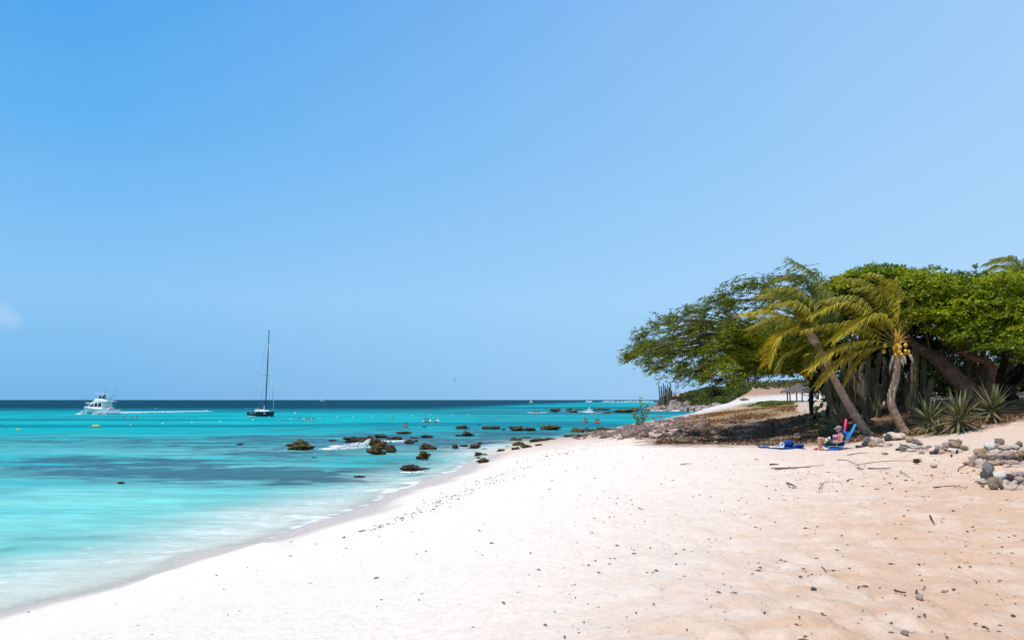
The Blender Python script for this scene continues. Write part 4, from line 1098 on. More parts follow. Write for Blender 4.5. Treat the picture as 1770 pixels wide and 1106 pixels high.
M_searock = mat('wet_lava_rock', (0.020, 0.013, 0.009), 0.6, 0.4, c2=(0.105, 0.060, 0.015), scale=3.4, bump=.12, bscale=6)
M_alga = mat('algae_rock', (0.17, 0.105, 0.018), 0.65, 0.3, c2=(0.025, 0.015, 0.008), scale=3.6, bump=.12, bscale=7)
M_dryrock = mat('shore_rock', (0.34, 0.235, 0.18), 0.85, 0.2, c2=(0.08, 0.06, 0.05), scale=3, bump=.12, bscale=6)
RG = 'dark weed-covered rocks standing in the shallows'
SEA = [  # u, v (foot), width px, height px, label
 (514, 778, 47, 19, 'isolated dark rock with a peaked right end, leftmost of the large rocks in the shallows'), (612, 765, 40, 11, 'long low brown rock at the left of the middle rock group'), (634, 764, 22, 12, 'rounded brown rock joined to the right end of the long low rock'),
 (574, 762, 14, 3, 'small flat rock barely above water left of the long low rock'), (657, 757, 25, 7, 'low rock behind the middle group'), (682, 760, 27, 6, 'flat rock right behind the highest rocks of the middle group'),
 (648, 770, 21, 13, 'rear peak of the middle rock group'), (649, 786, 32, 19, 'front rock of the middle group, triangular and tallest'), (674, 782, 21, 15, 'right rock of the middle group'), (660, 777, 19, 16, 'black knobby rock in the centre of the middle group'),
 (707, 767, 20, 8, 'small brown rock right of the middle group'), (719, 763, 8, 3, 'tiny rock just right of the small brown one'), (738, 777, 29, 12, 'smooth rounded rock standing alone right of the middle group'), (732, 794, 25, 15, 'domed rock with a pointed top nearer the beach'),
 (715, 815, 48, 13, 'wide flat mustard-brown rock nearest the wet sand'), (697, 750, 27, 5, 'thin flat rock behind the middle group'), (737, 757, 24, 6, 'low rock above the smooth rounded one'), (716, 758, 14, 3, 'thin rock awash beside the low one'),
 (733, 738, 8, 2.2, 'tiny rock far out near the pair of swimmers'), (799, 741, 26, 7, 'dark rock with a small peak near the far buoys'), (808, 754, 22, 9, 'black rounded rock below the small-peaked one'), (791, 754, 9, 3, 'small rock touching the left of the black rounded one'),
 (843, 742, 24, 6, 'flat rock in the far row, left part'), (856, 742, 18, 6, 'flat rock in the far row, right part'), (829, 734, 8, 1.6, 'tiny low rock behind the far row'), (786, 775, 11, 7, 'small dark rock at the left of a short row near the beach'),
 (801, 772, 15, 4, 'flat rock in the middle of the short row near the beach'), (820, 775, 23, 8, 'largest rock of the short row near the beach'), (837, 776, 9, 1.6, 'sliver of rock right of the short row'), (830, 767, 8, 4, 'small black rock above the short row'),
 (826, 787, 14, 6, 'small rock at the edge of the wet sand, upper one'), (838, 786, 11, 2.2, 'flat sliver beside the upper wet-sand rock'), (827, 792, 7, 2.4, 'tiny stone between the two wet-sand rocks'), (834, 803, 24, 9, 'tan-topped rock lying on the wet sand'),
 (621, 825, 20, 3, 'reddish weed-covered ledge barely breaking the surface'), (543, 791, 9, 1.4, 'tiny rock awash below the isolated left rock'), (952, 743, 35, 9, 'brown mound rock at the right of the far row'), (893, 745, 24, 9, 'rounded brown rock in the far row'),
 (916, 745, 20, 7, 'dark rounded rock touching the right of the rounded brown one'), (882, 740, 9, 4, 'small peak in the far row'), (870, 743, 10, 3, 'low stone in the far row'), (413, 769, 14, 3, 'lone flat rock far left of the other rocks'), (208, 836, 11, 4, 'small tan rock alone in the left shallows'),
 (925, 713, 17, 3, 'low dark rock, first of the far reef line'), (961, 712, 19, 7, 'dark peaked rock of the far reef line'), (988, 713, 20, 4, 'flat dark rock in the far reef line'), (984, 709, 13, 4, 'small rock behind the flat one in the far reef line'), (1000, 709, 18, 2, 'thin rock in the far reef line'),
 (1042, 709, 30, 4, 'long dark rock of the far reef line right of the splash'), (1030, 712, 12, 2.4, 'thin rock at the foot of the splash'), (1050, 714, 14, 3, 'low stone of the far reef line'), (1078, 713, 34, 7, 'wide jagged rock joining the reef line to the headland'), (1098, 711, 20, 6, 'dark block at the headland end of the reef line')]
def put_rock(name, label, p, w, h, m, group, seed, depth=None, sub=3, cat='rock', sink=.28, rz=None, rough=.5):
    me = rock_mesh(seed, sub, rough); me.materials.append(m); me.name = name
    me.polygons.foreach_set('use_smooth', np.ones(len(me.polygons), bool))
    o = mobj(name, me); 
    o.scale = (w / 2 * 1.14, (depth or w * random.uniform(.55, .8)) / 2, h * .5 / (1 - sink) * .95)
    o.rotation_euler = (0, 0, random.uniform(-.4, .4) if rz is None else rz)
    o.location = (p.x, p.y + o.scale[1] * .6, p.z + h - o.scale[2])
    if label: tag(o, label, cat, group)
    return o
for i, (u, v, w_, h_, lab) in enumerate(SEA):
    p = Pz(u, v, 0.0)
    if inside(np.array([p.x]), np.array([p.y]), LAND)[0]: p.z = gz(p.x, p.y)
    k = p.y / F_PX
    put_rock('sea_rock', lab, p, w_ * k, h_ * k, M_alga if i % 3 == 0 or h_ > 11 and i % 2 else M_searock, RG, i + 1, depth=min(w_ * k * .8, 6) if w_ * k > 2 else None, sub=4 if w_ > 16 else 3, rough=.6)
SH = [(876, 766, 17, 7, 'dark stone at the water edge, left of the shore ledge'), (893, 766, 22, 11, 'knobby ledge rock at the water edge'), (896, 770, 20, 7, 'mustard ledge rock on the sand'), (907, 763, 36, 8, 'long dark ledge rock above the mustard one'), (927, 757, 14, 7, 'small dark boulder on top of the ledge'),
      (932, 763, 30, 6, 'flat grey ledge slab beside the small boulder'), (950, 760, 20, 4, 'thin ledge slab at the right end of the ledge'), (892, 777, 16, 5, 'small mustard rock on the sand'), (909, 774, 20, 6, 'brown low rock right of the small mustard one'), (932, 770, 14, 3, 'flat dark stone half in sand'),
      (865, 780, 14, 4, 'dark stone on the wet sand by the water'), (877, 772, 8, 2, 'pebble-like rock on the wet sand'), (997, 750, 23, 11, 'mustard and black rock at the start of the long shore shelf'), (1018, 747, 36, 8, 'black rock shelf along the water'), (1045, 744, 34, 6, 'right part of the black rock shelf'), (985, 755, 26, 4, 'low black slabs in front of the shelf, left'),
      (1005, 755, 22, 4, 'low black slabs in front of the shelf, right'), (1046, 756, 16, 5, 'small grey rock alone on the white sand'), (1154, 758, 34, 8, 'grey weathered limestone slab left of the tree shade'), (1172, 756, 26, 9, 'jagged grey limestone block left of the tree shade'), (1200, 752, 32, 11, 'dark limestone lump at the edge of the shade'), (1222, 753, 22, 8, 'low dark limestone lump inside the shade'),
      (1262, 731, 26, 7, 'grey-brown rock beside the rusty grass'), (1283, 730, 16, 4, 'thin rock right of the grey-brown one'), (1335, 725, 20, 3, 'dark driftwood-like rock in the shade, left'), (1314, 724, 16, 3, 'thin dark rock at the shade edge'), (1108, 716, 16, 4, 'stone at the water edge of the cove'), (1128, 726, 16, 5, 'dark stone behind the sapling'), (1140, 722, 14, 4, 'dark stone at the cove end')]
SG = 'weathered rocks along the shore'
for i, (u, v, w_, h_, lab) in enumerate(SH):
    p = on_ground(u, v); k = p.y / F_PX
    put_rock('shore_rock', lab, p, w_ * k, h_ * k, (M_alga if 'mustard' in lab else M_searock if 'black' in lab or i < 17 else M_dryrock), SG, i + 60, sink=.4)
# stones on the path and rubble bank
M_rubble = mat('rubble_stone', (0.46, 0.38, 0.33), 0.9, 0.1, c2=(0.05, 0.04, 0.04), scale=.9)
def rubble(name, label, poly, n, yr, size, m, sub=1):
    base = [rock_mesh(200 + i, sub, .35) for i in range(4)]
    Vb = []
    for me in base:
        a = np.empty(len(me.vertices) * 3, np.float32); me.vertices.foreach_get('co', a); Vb.append(a.reshape(-1, 3))
    Fb = np.array([p.vertices[:] for p in base[0].polygons])
    for me in base: bpy.data.meshes.remove(me)
    VV, FF, off, cnt = [], [], 0, 0
    while cnt < n:
        y = RNG.uniform(yr[0], yr[1], 2000); u = RNG.uniform(min(p[0] for p in poly), max(p[0] for p in poly), 2000); x = (u - CX) / F_PX * y
        z = terrain_z(x, y); uu, vv = proj(x, y, z); k = inside(uu, vv, poly) & (z > .02) & ((vnoise(x / size[1] * .5, y / size[1] * .3) > .35) | (size[1] < .1))
        for (a, b, c) in zip(x[k], y[k], z[k]):
            if cnt >= n: break
            s = RNG.uniform(*size) * (1 if RNG.random() < .8 else 1.6); r = RNG.uniform(0, 6.28); Rm = np.array([[math.cos(r), -math.sin(r), 0], [math.sin(r), math.cos(r), 0], [0, 0, 1]])
            VV.append((Vb[cnt % 4] * np.array([s, s * .75, s * RNG.uniform(.4, .75)])) @ Rm + np.array([a, b, c + s * .1])); FF.append(Fb + off); off += len(Vb[0]); cnt += 1
    V = np.concatenate(VV); o = V.mean(0); o[2] = 0; F = np.concatenate(FF)
    ob = mobj(name, np_mesh(name, V - o, F, np.full(len(F), 3), m)); ob.location = tuple(o); tag(ob, label, None, None, 'stuff')
rubble('rubble', 'pale coral rubble bank along the headland water edge', [(1108, 713), (1116, 698), (1135, 690), (1165, 692), (1195, 702), (1235, 702), (1262, 698), (1215, 717), (1180, 713)], 2200, (185, 235), (.3, .75), M_rubble)
rubble('shore_stones', 'small broken stones strewn on the rocky shore', [(985, 760), (1010, 748), (1070, 738), (1130, 728), (1200, 716), (1230, 722), (1215, 742), (1180, 758), (1100, 762), (1040, 758)], 850, (36, 130), (.07, .26), M_dryrock)
rubble('shade_stones', 'small stones and clods scattered on the shaded ground', [(1150, 765), (1200, 742), (1300, 728), (1430, 715), (1600, 730), (1600, 750), (1440, 768), (1300, 768)], 130, (28, 50), (.04, .13), M_dryrock)
p = on_ground(1288, 692); put_rock('path_stones', 'low stack of grey stones beside the white path', p, 16 * p.y / F_PX, 5 * p.y / F_PX, M_rubble, None, 91)

# ------------------------------------------------------------------ stone piles on the sand
M_st = [mat('stone_pale', (0.60, 0.49, 0.40), .9, .1, var=.25, scale=3, bump=.03, bscale=8), mat('stone_tan', (0.46, 0.32, 0.21), .9, .1, var=.3, scale=3, bump=.03, bscale=8),
        mat('stone_pinkish', (0.54, 0.41, 0.33), .9, .1, var=.25, scale=3, bump=.03, bscale=8), mat('stone_grey', (0.22, 0.215, 0.21), .85, .2, var=.35, scale=3, bump=.03, bscale=8), mat('stone_dark', (0.10, 0.09, 0.085), .85, .2, var=.4, scale=3, bump=.03, bscale=8),
        mat('stone_olive', (0.32, 0.245, 0.175), .85, .2, var=.35, scale=3, bump=.03, bscale=8), mat('stone_white', (0.72, 0.66, 0.58), .9, .1, var=.2, scale=3, bump=.03, bscale=8)]
ST_ME = {}
def st_mesh(i, mi):
    if (i, mi) not in ST_ME:
        me = rock_mesh(300 + i, 3, .36, boxy=i % 2); me.materials.append(M_st[mi]); me.name = 'stone'
        me.polygons.foreach_set('use_smooth', np.ones(len(me.polygons), bool)); ST_ME[(i, mi)] = me
    return ST_ME[(i, mi)]
def stone(u, v, w, h, mi, label, group, dy=0, tilt=0, name='stone', d=None):
    """v = foot of the stone in the photograph; stones above the ground rest on those beneath"""
    q = on_ground(u, v) if dy == 0 else P(u, v, dy)
    k = q.y / F_PX
    o = mobj(name, st_mesh(random.choice([0, 2, 4]) if 'egg' in label or 'round' in label else random.randrange(6), mi)); big = group in (globals().get('G4'), globals().get('G5')) and h < 14; sx, sz = w * k / 2 * (1.28 if big else 1.12), h * k / 2 * (1.65 if big else 1.22)
    o.scale = (sx, (d or w * .8) * k / 2, sz); o.rotation_euler = (random.gauss(0, .12), tilt, random.uniform(-.25, .25))
    o.location = (q.x, q.y + sx * .3, q.z + sz * .72); tag(o, label, 'stone', group); return q.y
G1 = 'stones of the pile right of the sunbather'
A = on_ground(1508, 772).y
for s in [(1512, 772, 15, 9, 1, 'brown stone at the front of the pile right of the sunbather'), (1496, 771, 10, 8, 4, 'black stone at the left foot of that brown one'), (1528, 772, 16, 6, 0, 'flat pale stone right of the brown one'), (1488, 774, 14, 5, 4, 'dark flat stone left of the pile near the chair shadow'),
          (1537, 770, 13, 4, 2, 'thin pinkish stone at the right end of the pile')]: stone(*s, G1)
for s in [(1500, 764, 9, 9, 3, 'upright grey stone on top of the pile right of the sunbather', G1, A + .3, .2), (1511, 764, 14, 8, 6, 'white stone leaning in the middle of that pile', G1, A + .35, .4), (1522, 765, 15, 7, 0, 'long pale stone sloping right on that pile', G1, A + .4, .45)]: stone(*s)
G2 = 'stones of the second pile, in front of the S-curved palm'
A = on_ground(1575, 780).y
for s in [(1566, 780, 17, 9, 5, 'brown stone carrying the second pile'), (1580, 780, 14, 5, 6, 'white flat stone half in sand at the second pile'), (1553, 779, 8, 4, 4, 'small dark stone at the left of the second pile'), (1600, 776, 13, 4, 2, 'small pink stone at the right of the second pile'), (1606, 773, 11, 3, 1, 'thin tan stone at the far right of the second pile')]: stone(*s, G2)
for s in [(1578, 774, 36, 8, 0, 'long pale slab lying across the second pile', G2, A + .15, .12), (1561, 771, 9, 5, 2, 'small pink stone under the left end of that slab', G2, A + .3), (1586, 768, 22, 4, 2, 'thin pinkish slab above the long pale one', G2, A + .35, .2), (1573, 765, 14, 11, 1, 'rounded rough stone on top of the second pile', G2, A + .4), (1586, 764, 14, 6, 0, 'pale stone sloping right beside the round top stone', G2, A + .45, .5), (1593, 774, 12, 4, 0, 'small pale stone at the slab end', G2, A + .25)]: stone(*s)
G3 = 'stones of the third pile, in front of the largest agave'
A = on_ground(1645, 782).y
for s in [(1620, 785, 12, 10, 4, 'dark squared stone at the left of the third pile'), (1629, 784, 10, 6, 0, 'small pale stone beside the dark squared one'), (1648, 781, 18, 7, 6, 'white rounded stone at the front of the third pile'), (1636, 780, 10, 6, 1, 'small tan stone left of the white rounded one'), (1655, 785, 5, 8, 4, 'upright black stone right of the white rounded one'), (1668, 778, 13, 8, 5, 'sloping brown stone at the right end of the third pile'), (1611, 785, 7, 5, 4, 'thin dark stone leaning at the far left of the third pile')]: stone(*s, G3)
for s in [(1623, 775, 11, 7, 6, 'bright chalky lump on the dark squared stone', G3, A + .1), (1635, 775, 13, 12, 2, 'large pinkish round stone of the third pile', G3, A + .25), (1652, 774, 24, 9, 1, 'long tan stone sloping down right on the third pile', G3, A + .25, .35), (1646, 765, 13, 6, 3, 'flat grey stone on top of the third pile', G3, A + .4), (1658, 768, 11, 9, 5, 'olive stone at the top right of the third pile', G3, A + .35)]: stone(*s)
G4 = 'stones of the large pile at the right edge'
A = on_ground(1725, 806).y
for s in [(1697, 808, 18, 15, 0, 'pale boulder at the lower left of the large pile'), (1681, 807, 9, 12, 2, 'narrow pink stone left of the pale boulder'), (1671, 803, 12, 4, 2, 'small flat stone farthest left of the large pile'), (1722, 804, 28, 8, 1, 'orange-brown flat stone at the foot of the large pile'), (1748, 804, 24, 6, 2, 'flat pinkish stone half buried below the grey one'), (1752, 798, 19, 14, 3, 'rough grey stone at the right of the large pile'), (1768, 798, 12, 9, 1, 'tan stone right of the rough grey one'), (1785, 800, 22, 10, 0, 'pale stone beyond the frame edge of the large pile')]: stone(*s, G4)
for s in [(1698, 793, 15, 7, 5, 'lower of two stacked brown slabs at the left', G4, A + .2), (1699, 788, 19, 9, 1, 'upper of two stacked brown slabs at the left', G4, A + .3, .15), (1686, 800, 7, 10, 2, 'thin upright pink stone at the left', G4, A + .1), (1719, 793, 28, 7, 2, 'long pinkish slab in the middle of the large pile', G4, A + .25, -.1), (1722, 786, 24, 6, 0, 'pale slab above the long pinkish one', G4, A + .4, -.15), (1713, 780, 18, 12, 6, 'whitish stone high on the left of the large pile', G4, A + .6),
          (1729, 769, 13, 8, 5, 'olive stone crowning the large pile', G4, A + .9), (1724, 774, 12, 5, 2, 'pink stone just under the crowning stone', G4, A + .8), (1740, 780, 22, 8, 2, 'pinkish stone right of the crowning stone', G4, A + .7), (1757, 778, 18, 7, 0, 'pale stone at the rear of the large pile', G4, A + .8), (1763, 773, 10, 8, 5, 'olive rounded stone at the right rear', G4, A + .9), (1742, 791, 16, 9, 2, 'pink stone in the middle right', G4, A + .4), (1730, 790, 12, 6, 4, 'dark stone in a gap of the large pile', G4, A + .35),
          (1705, 783, 10, 6, 5, 'small olive stone behind the stacked slabs', G4, A + .6), (1768, 787, 13, 7, 1, 'tan stone at the right edge of the large pile', G4, A + .5), (1780, 785, 16, 10, 0, 'pale stone past the right edge', G4, A + .5), (1752, 785, 14, 6, 0, 'flat pale stone over the rough grey one', G4, A + .5)]: stone(*s)
G5 = 'stones of the nearest pile at the right edge'
A = on_ground(1725, 842).y
for s in [(1722, 845, 20, 19, 5, 'olive-brown boulder at the front of the nearest pile'), (1703, 836, 24, 7, 0, 'pale flat stone at the left of the nearest pile'), (1708, 831, 16, 12, 4, 'dark wedge under the tall grey boulder'), (1735, 846, 12, 4, 4, 'thin dark stone at the foot of the olive boulder'), (1757, 846, 26, 4, 1, 'thin flat tan stone at the foot of the nearest pile'), (1747, 843, 12, 6, 2, 'small pink stone in the front rubble'), (1757, 838, 12, 5, 6, 'small white stone in the front rubble'),
          (1738, 840, 10, 5, 0, 'small pale stone in the front rubble, left'), (1768, 840, 14, 7, 4, 'dark stone at the frame edge of the nearest pile'), (1780, 844, 20, 8, 1, 'tan stone beyond the frame edge'), (1699, 842, 5, 3, 2, 'tiny pink stone in front of the pale flat one')]: stone(*s, G5)
for s in [(1711, 822, 19, 22, 3, 'tall grey egg-shaped boulder balanced on the nearest pile', G5, A + .5), (1732, 831, 24, 18, 6, 'white and grey slab standing on edge in the nearest pile', G5, A + .4, -.25), (1747, 831, 13, 9, 4, 'black stone right of the standing slab', G5, A + .35), (1753, 826, 14, 8, 2, 'pink stone behind the black one', G5, A + .6), (1765, 833, 16, 7, 2, 'pinkish slab at the right of the nearest pile', G5, A + .3), (1766, 823, 14, 6, 0, 'pale stone at the rear of the nearest pile', G5, A + .7), (1745, 838, 14, 5, 0, 'flat pale stone over the front rubble', G5, A + .2), (1781, 830, 18, 10, 3, 'grey stone past the frame edge of the nearest pile', G5, A + .4)]: stone(*s)
G6 = 'single stones lying on the sand'
for s in [(1594, 785, 9, 6, 1, 'single brown pointed stone in front of the second pile'), (1566, 1098, 14, 9, 0, 'lone whitish stone at the bottom edge of the beach'), (1591, 1037, 14, 11, 6, 'white shell-like stone with a dark twig beside it'), (1615, 808, 12, 6, 0, 'pale stone with a dark hollow on the open sand'), (1645, 790, 4, 5, 4, 'tiny black stone in front of the third pile'), (1530, 786, 10, 4, 2, 'small reddish stone in front of the first pile'), (1407, 1020, 8, 5, 3, 'small grey stone on the lower right sand'), (1752, 1066, 6, 4, 3, 'tiny grey stone at the lower right corner'), (1632, 1024, 7, 4, 6, 'small white pebble right of the shell-like stone')]: stone(*s, G6)
stone(1548, 761, 40, 14, 0, 'smooth pale half-buried boulder between the first two piles', G6, 0, 0, 'boulder')
stone(1537, 762, 13, 12, 4, 'dark grey curved slab leaning on the left of the half-buried boulder', G6, 0, .7, 'boulder')

for cu, cv, wu, hv, n_, lab_ in ((1728, 803, 46, 8, 60, 'stone chips packed between the stones of the large pile'), (1748, 842, 36, 8, 60, 'stone chips and rubble around the nearest pile'), (1640, 782, 26, 4, 22, 'stone chips at the foot of the third pile'), (1576, 779, 26, 4, 22, 'stone chips at the foot of the second pile'), (1512, 771, 24, 4, 20, 'stone chips at the foot of the pile right of the sunbather')):
    y0 = on_ground(cu, cv).y
    rubble('stone_chips', lab_, [(cu - wu, cv - hv), (cu + wu, cv - hv), (cu + wu, cv + hv * .6), (cu - wu, cv + hv * .6)], n_, (y0 - 2.5, y0 + 3), (.03, .085), M_st[2], 2)
# ------------------------------------------------------------------ sticks, leaves, litter on the sand
M_stick = mat('dead_twig', (0.12, 0.075, 0.05), .9, .1, var=.3, scale=6)
M_dleaf = mat('dead_leaf', (0.05, 0.028, 0.018), .7, .2, var=.3, scale=8)
M_rleaf = mat('red_leaf', (0.25, 0.06, 0.03), .7, .2, var=.3, scale=8)
SG_ = 'dry sticks scattered on the sand'
STK = [([(1333, 811), (1380, 809), (1423, 806)], 'longest pale stick in the thin wrack left of the stone piles', .012), ([(1340, 813), (1370, 810), (1400, 809)], 'stick lying along the longest pale one', .014), ([(1482, 804), (1530, 798), (1591, 797)], 'long thin wavy stick below the first stone pile', .009), ([(1447, 796), (1466, 797), (1487, 808)], 'bent stick sloping down right near the sunbather', .013),
       ([(1500, 811), (1520, 811), (1539, 810)], 'dark straight stick in the middle of the stick scatter', .018), ([(1482, 811), (1490, 812), (1494, 812)], 'short dark stick left of the straight one', .018), ([(1360, 836), (1370, 840), (1377, 844)], 'short dark stick pointing at the camera left of the bird-like husk', .018), ([(1416, 847), (1422, 838), (1431, 833)], 'thin curved pale stick', .009),
       ([(1556, 815), (1563, 820), (1572, 825)], 'thin stick in a V-shape below the split husk', .010), ([(1613, 844), (1640, 842), (1653, 842), (1671, 846)], 'long thin twig ending in a dark knot left of the nearest pile', .011), ([(1607.6, 894), (1611, 901), (1614, 907)], 'short dark twig standing out on the right sand', .014), ([(1464, 833), (1469, 830), (1475, 829.5)], 'tiny arched twig among the longer sticks', .012),
       ([(1547, 1024), (1556, 1027), (1566, 1028)], 'dark twig left of the white shell-like stone', .010), ([(1585, 1024), (1584, 1030), (1586, 1036)], 'upright-looking black twig beside the white shell-like stone', .009), ([(1699, 1088), (1705, 1089), (1709, 1092)], 'brown twig in the bottom right corner', .009), ([(1177, 804), (1187, 802), (1196, 803)], 'thin arched grey stick on the white sand in the middle', .012),
       ([(1331, 804), (1340, 803), (1346, 804)], 'short dark stick left of the wrack', .02), ([(1656, 815), (1662, 808), (1690, 801)], 'curved reddish stick leading to the large pile', .012), ([(1465, 787), (1485, 784), (1500, 783)], 'forked twig below the beach chair', .012), ([(1103, 880), (1108, 881), (1112, 882)], 'thin faint stick on the white middle sand', .008), ([(1420, 982), (1424, 985), (1428, 990)], 'tiny twig on the lower right sand', .006)]
for pts, lab, r in STK:
    g = [on_ground(u, v) for u, v in pts]; b = g[0]
    c = curve([q - b + Vector((0, 0, r * .8 + .012)) for q in g], 4)
    tag(MB().tube(c, lerp_list(r, r * .5, len(c)), 5).build('stick', M_stick, None, True, b), lab, 'stick', SG_)
LG = 'dead leaves and bits lying on the sand'
LEAF = [(50, 1063, 9, 'dark curled leaf at the wet edge in the lower left', 0), (503, 940, 7, 'dark leaf just above the wet sand', 0), (536, 1015, 7, 'slim dark leaf on the lower left sand', 0), (729, 1034, 7, 'dark pod on the lower middle sand', 0), (658, 1044, 8, 'two-part dark twig leaf on the lower middle sand', 0), (662, 1079, 5, 'small dark leaf near the bottom middle', 0),
        (1028, 901, 7, 'dark leaf lying alone in the middle of the white sand', 0), (1228, 938, 7, 'dark leaf on the middle right sand', 0), (1222, 961, 5, 'small dark leaf below the middle right one', 0), (1143, 1028, 6, 'black crumb-like leaf low on the middle sand', 0), (1062, 1038, 6, 'dark leaf on a tan patch', 0), (1036, 1058, 7, 'pair of dark bits near the bottom', 0),
        (1142, 840, 6, 'thin dark leaf on the upper white sand', 0), (1192, 840, 5, 'dark upright leaf on the upper white sand', 0), (1308, 796, 8, 'dark leaf left of the wrack', 0), (1488, 876, 6, 'dark leaf on the right sand', 0), (1628, 902, 8, 'dark leaf beside the short twig', 0), (1343, 980, 8, 'dark bent leaf on tan sand', 0), (1361, 992, 6, 'dark leaf below the bent one', 0), (1438, 1047, 7, 'dark slim leaf on the tan sand', 0),
        (1596, 863, 10, 'red-brown curled leaf on the right sand', 1), (1683, 917, 14, 'long red leaf on the right sand', 1), (1455, 838, 9, 'dark crumpled leaf among the sticks', 0), (1500, 838, 6, 'dark bit right of the crumpled leaf', 0), (1239, 1073, 5, 'dark bit near the bottom centre', 0), (1541, 1021, 5, 'dark bit left of the shell-like stone', 0), (1650, 1016, 4, 'dark crumb on the tan corner', 0), (986, 1020, 6, 'thin dark leaf on the lower middle sand', 0), (795, 1052, 4, 'black crumb on the lower left sand', 0), (734, 925, 4, 'black crumb on the middle left sand', 0), (1047, 1094, 6, 'dark leaf at the bottom edge', 0), (823, 834, 8, 'largest dark pod in the wrack line', 0), (1672, 845, 8, 'dark knot at the end of the long thin twig', 0)]
for i, (u, v, w_, lab, red) in enumerate(LEAF):
    b = on_ground(u, v); k = b.y / F_PX * w_ * .8; bm = bmesh.new(); rows = []
    for j in range(6):
        t = j / 5; hw = .17 * math.sin(t * math.pi) ** .8 + .01
        rows.append([bm.verts.new(((t - .5) * k, s_ * hw * k, .03 + k * (.22 * abs(s_) * .6 + .25 * (t - .5) ** 2) + .01)) for s_ in (-1, 0, 1)])
    for a, c in zip(rows[:-1], rows[1:]):
        for j in range(2): bm.faces.new((a[j], a[j + 1], c[j + 1], c[j]))
    me = bpy.data.meshes.new('leaf'); bm.to_mesh(me); bm.free(); me.materials.append(M_rleaf if red else M_dleaf)
    o = mobj('dead_leaf', me); o.location = b; o.rotation_euler = (random.gauss(0, .2), random.gauss(0, .2), random.uniform(-1, 1)); tag(o, lab, 'leaf', LG)
# split husk
b = on_ground(1586, 803); k = b.y / F_PX
root = empty('split_husk', b); tag(root, 'dark split seed husk with two pointed shells gaping right on the open sand', 'husk')
for (z0, z1, r) in ((4.5, 4.8, 2.6), (8, 8.3, 1.6)):
    MB().tube([(-8 * k, 0, z0 * k), (-5 * k, 0, z0 * k * .95), (0, 0, z0 * k * .95), (5 * k, 0, z1 * k), (9 * k, 0, z1 * k)], [.6 * k, r * k, r * k * 1.1, r * .5 * k, .15 * k], 8).build('shell', M_dleaf, root, True)
MB().tube([(-2 * k, 0, -.03), (-1 * k, 0, 2 * k), (0, 0, 3 * k)], [.5 * k, .6 * k, .6 * k], 5).build('stalk', M_stick, root, True)

def bits(name, label, n, sampler, size, mats_):
    """tiny specks pressed into the sand, one mesh"""
    V, F, off, c = [], [], 0, 0
    base = np.array([(1, 0, 0), (-.5, .8, 0), (-.5, -.8, 0), (0, 0, .7), (0, 0, -.5)]); Fb = np.array([(0, 1, 3), (1, 2, 3), (2, 0, 3), (1, 0, 4), (2, 1, 4), (0, 2, 4)])
    while c < n:
        x, y = sampler(3000); z = terrain_z(x, y); u, v = proj(x, y, z); k = signed_shore(x, y) > .9
        for a, b_, d in zip(x[k], y[k], z[k]):
            if c >= n: break
            s = min(RNG.gamma(1.3, size / 1.3) + .002, size * 3); r = RNG.uniform(0, 6.28); st = RNG.uniform(.8, 3.0)
            Rm = np.array([[math.cos(r), -math.sin(r), 0], [math.sin(r), math.cos(r), 0], [0, 0, 1]])
            V.append((base * np.array([s * st, s * .7, s * .8])) @ Rm + (a, b_, d + s * .35 + .004)); F.append(Fb + off); off += 5; c += 1
    V = np.concatenate(V); o = V.mean(0); o[2] = 0; F = np.concatenate(F)
    ob = mobj(name, np_mesh(name, V - o, F, np.full(len(F), 3), mats_)); ob.location = tuple(o); tag(ob, label, None, None, 'stuff')
def s_all(n):
    r = 5 + 24 * RNG.random(n) ** 1.3; a = np.radians(RNG.uniform(-30, 36, n)); x, y = r * np.sin(a), r * np.cos(a)
    k = RNG.random(n) < (.14 + .86 * sstep(-1.5, 4.5, x)); return x[k], y[k]
bits('beach_debris', 'dark specks of weed, twig and shell dotted over the sand', 1900, s_all, .0065, mat('debris', (.035, .022, .018), .9, .1, c2=(.26, .17, .11), scale=1.3))
_wr = [Pz(u, v, .75) for u, v in [(600, 916), (650, 900), (700, 884), (760, 862), (820, 838), (880, 812), (920, 800), (985, 784), (1040, 770), (1120, 768)]]
def s_wrack(n):
    t = RNG.random(n) ** .6 * (len(_wr) - 1.001); i = t.astype(int); f = t - i; W = np.array([tuple(q) for q in _wr])
    q = W[i] * (1 - f[:, None]) + W[i + 1] * f[:, None]; sg = .10 + .09 * t
    return q[:, 0] + RNG.normal(size=n) * sg, q[:, 1] + RNG.normal(size=n) * sg * 2.5
M_wrack = mat('wrack', (0.30, 0.19, 0.10), .9, .1, c2=(.06, .04, .03), scale=3)
bits('wrack_line', 'thin brown wrack line of shell grit and weed above the wet sand', 1300, s_wrack, .009, M_wrack)
def s_sticks(n):
    u = RNG.uniform(1330, 1700, n); v = RNG.normal(808, 12, n); z = np.full(n, 1.5); y = (EYE - z) / (v - HOR) * F_PX; return (u - CX) / F_PX * y, y
bits('twig_crumbs', 'brown crumbs of twigs between the sticks', 380, s_sticks, .010, M_wrack)
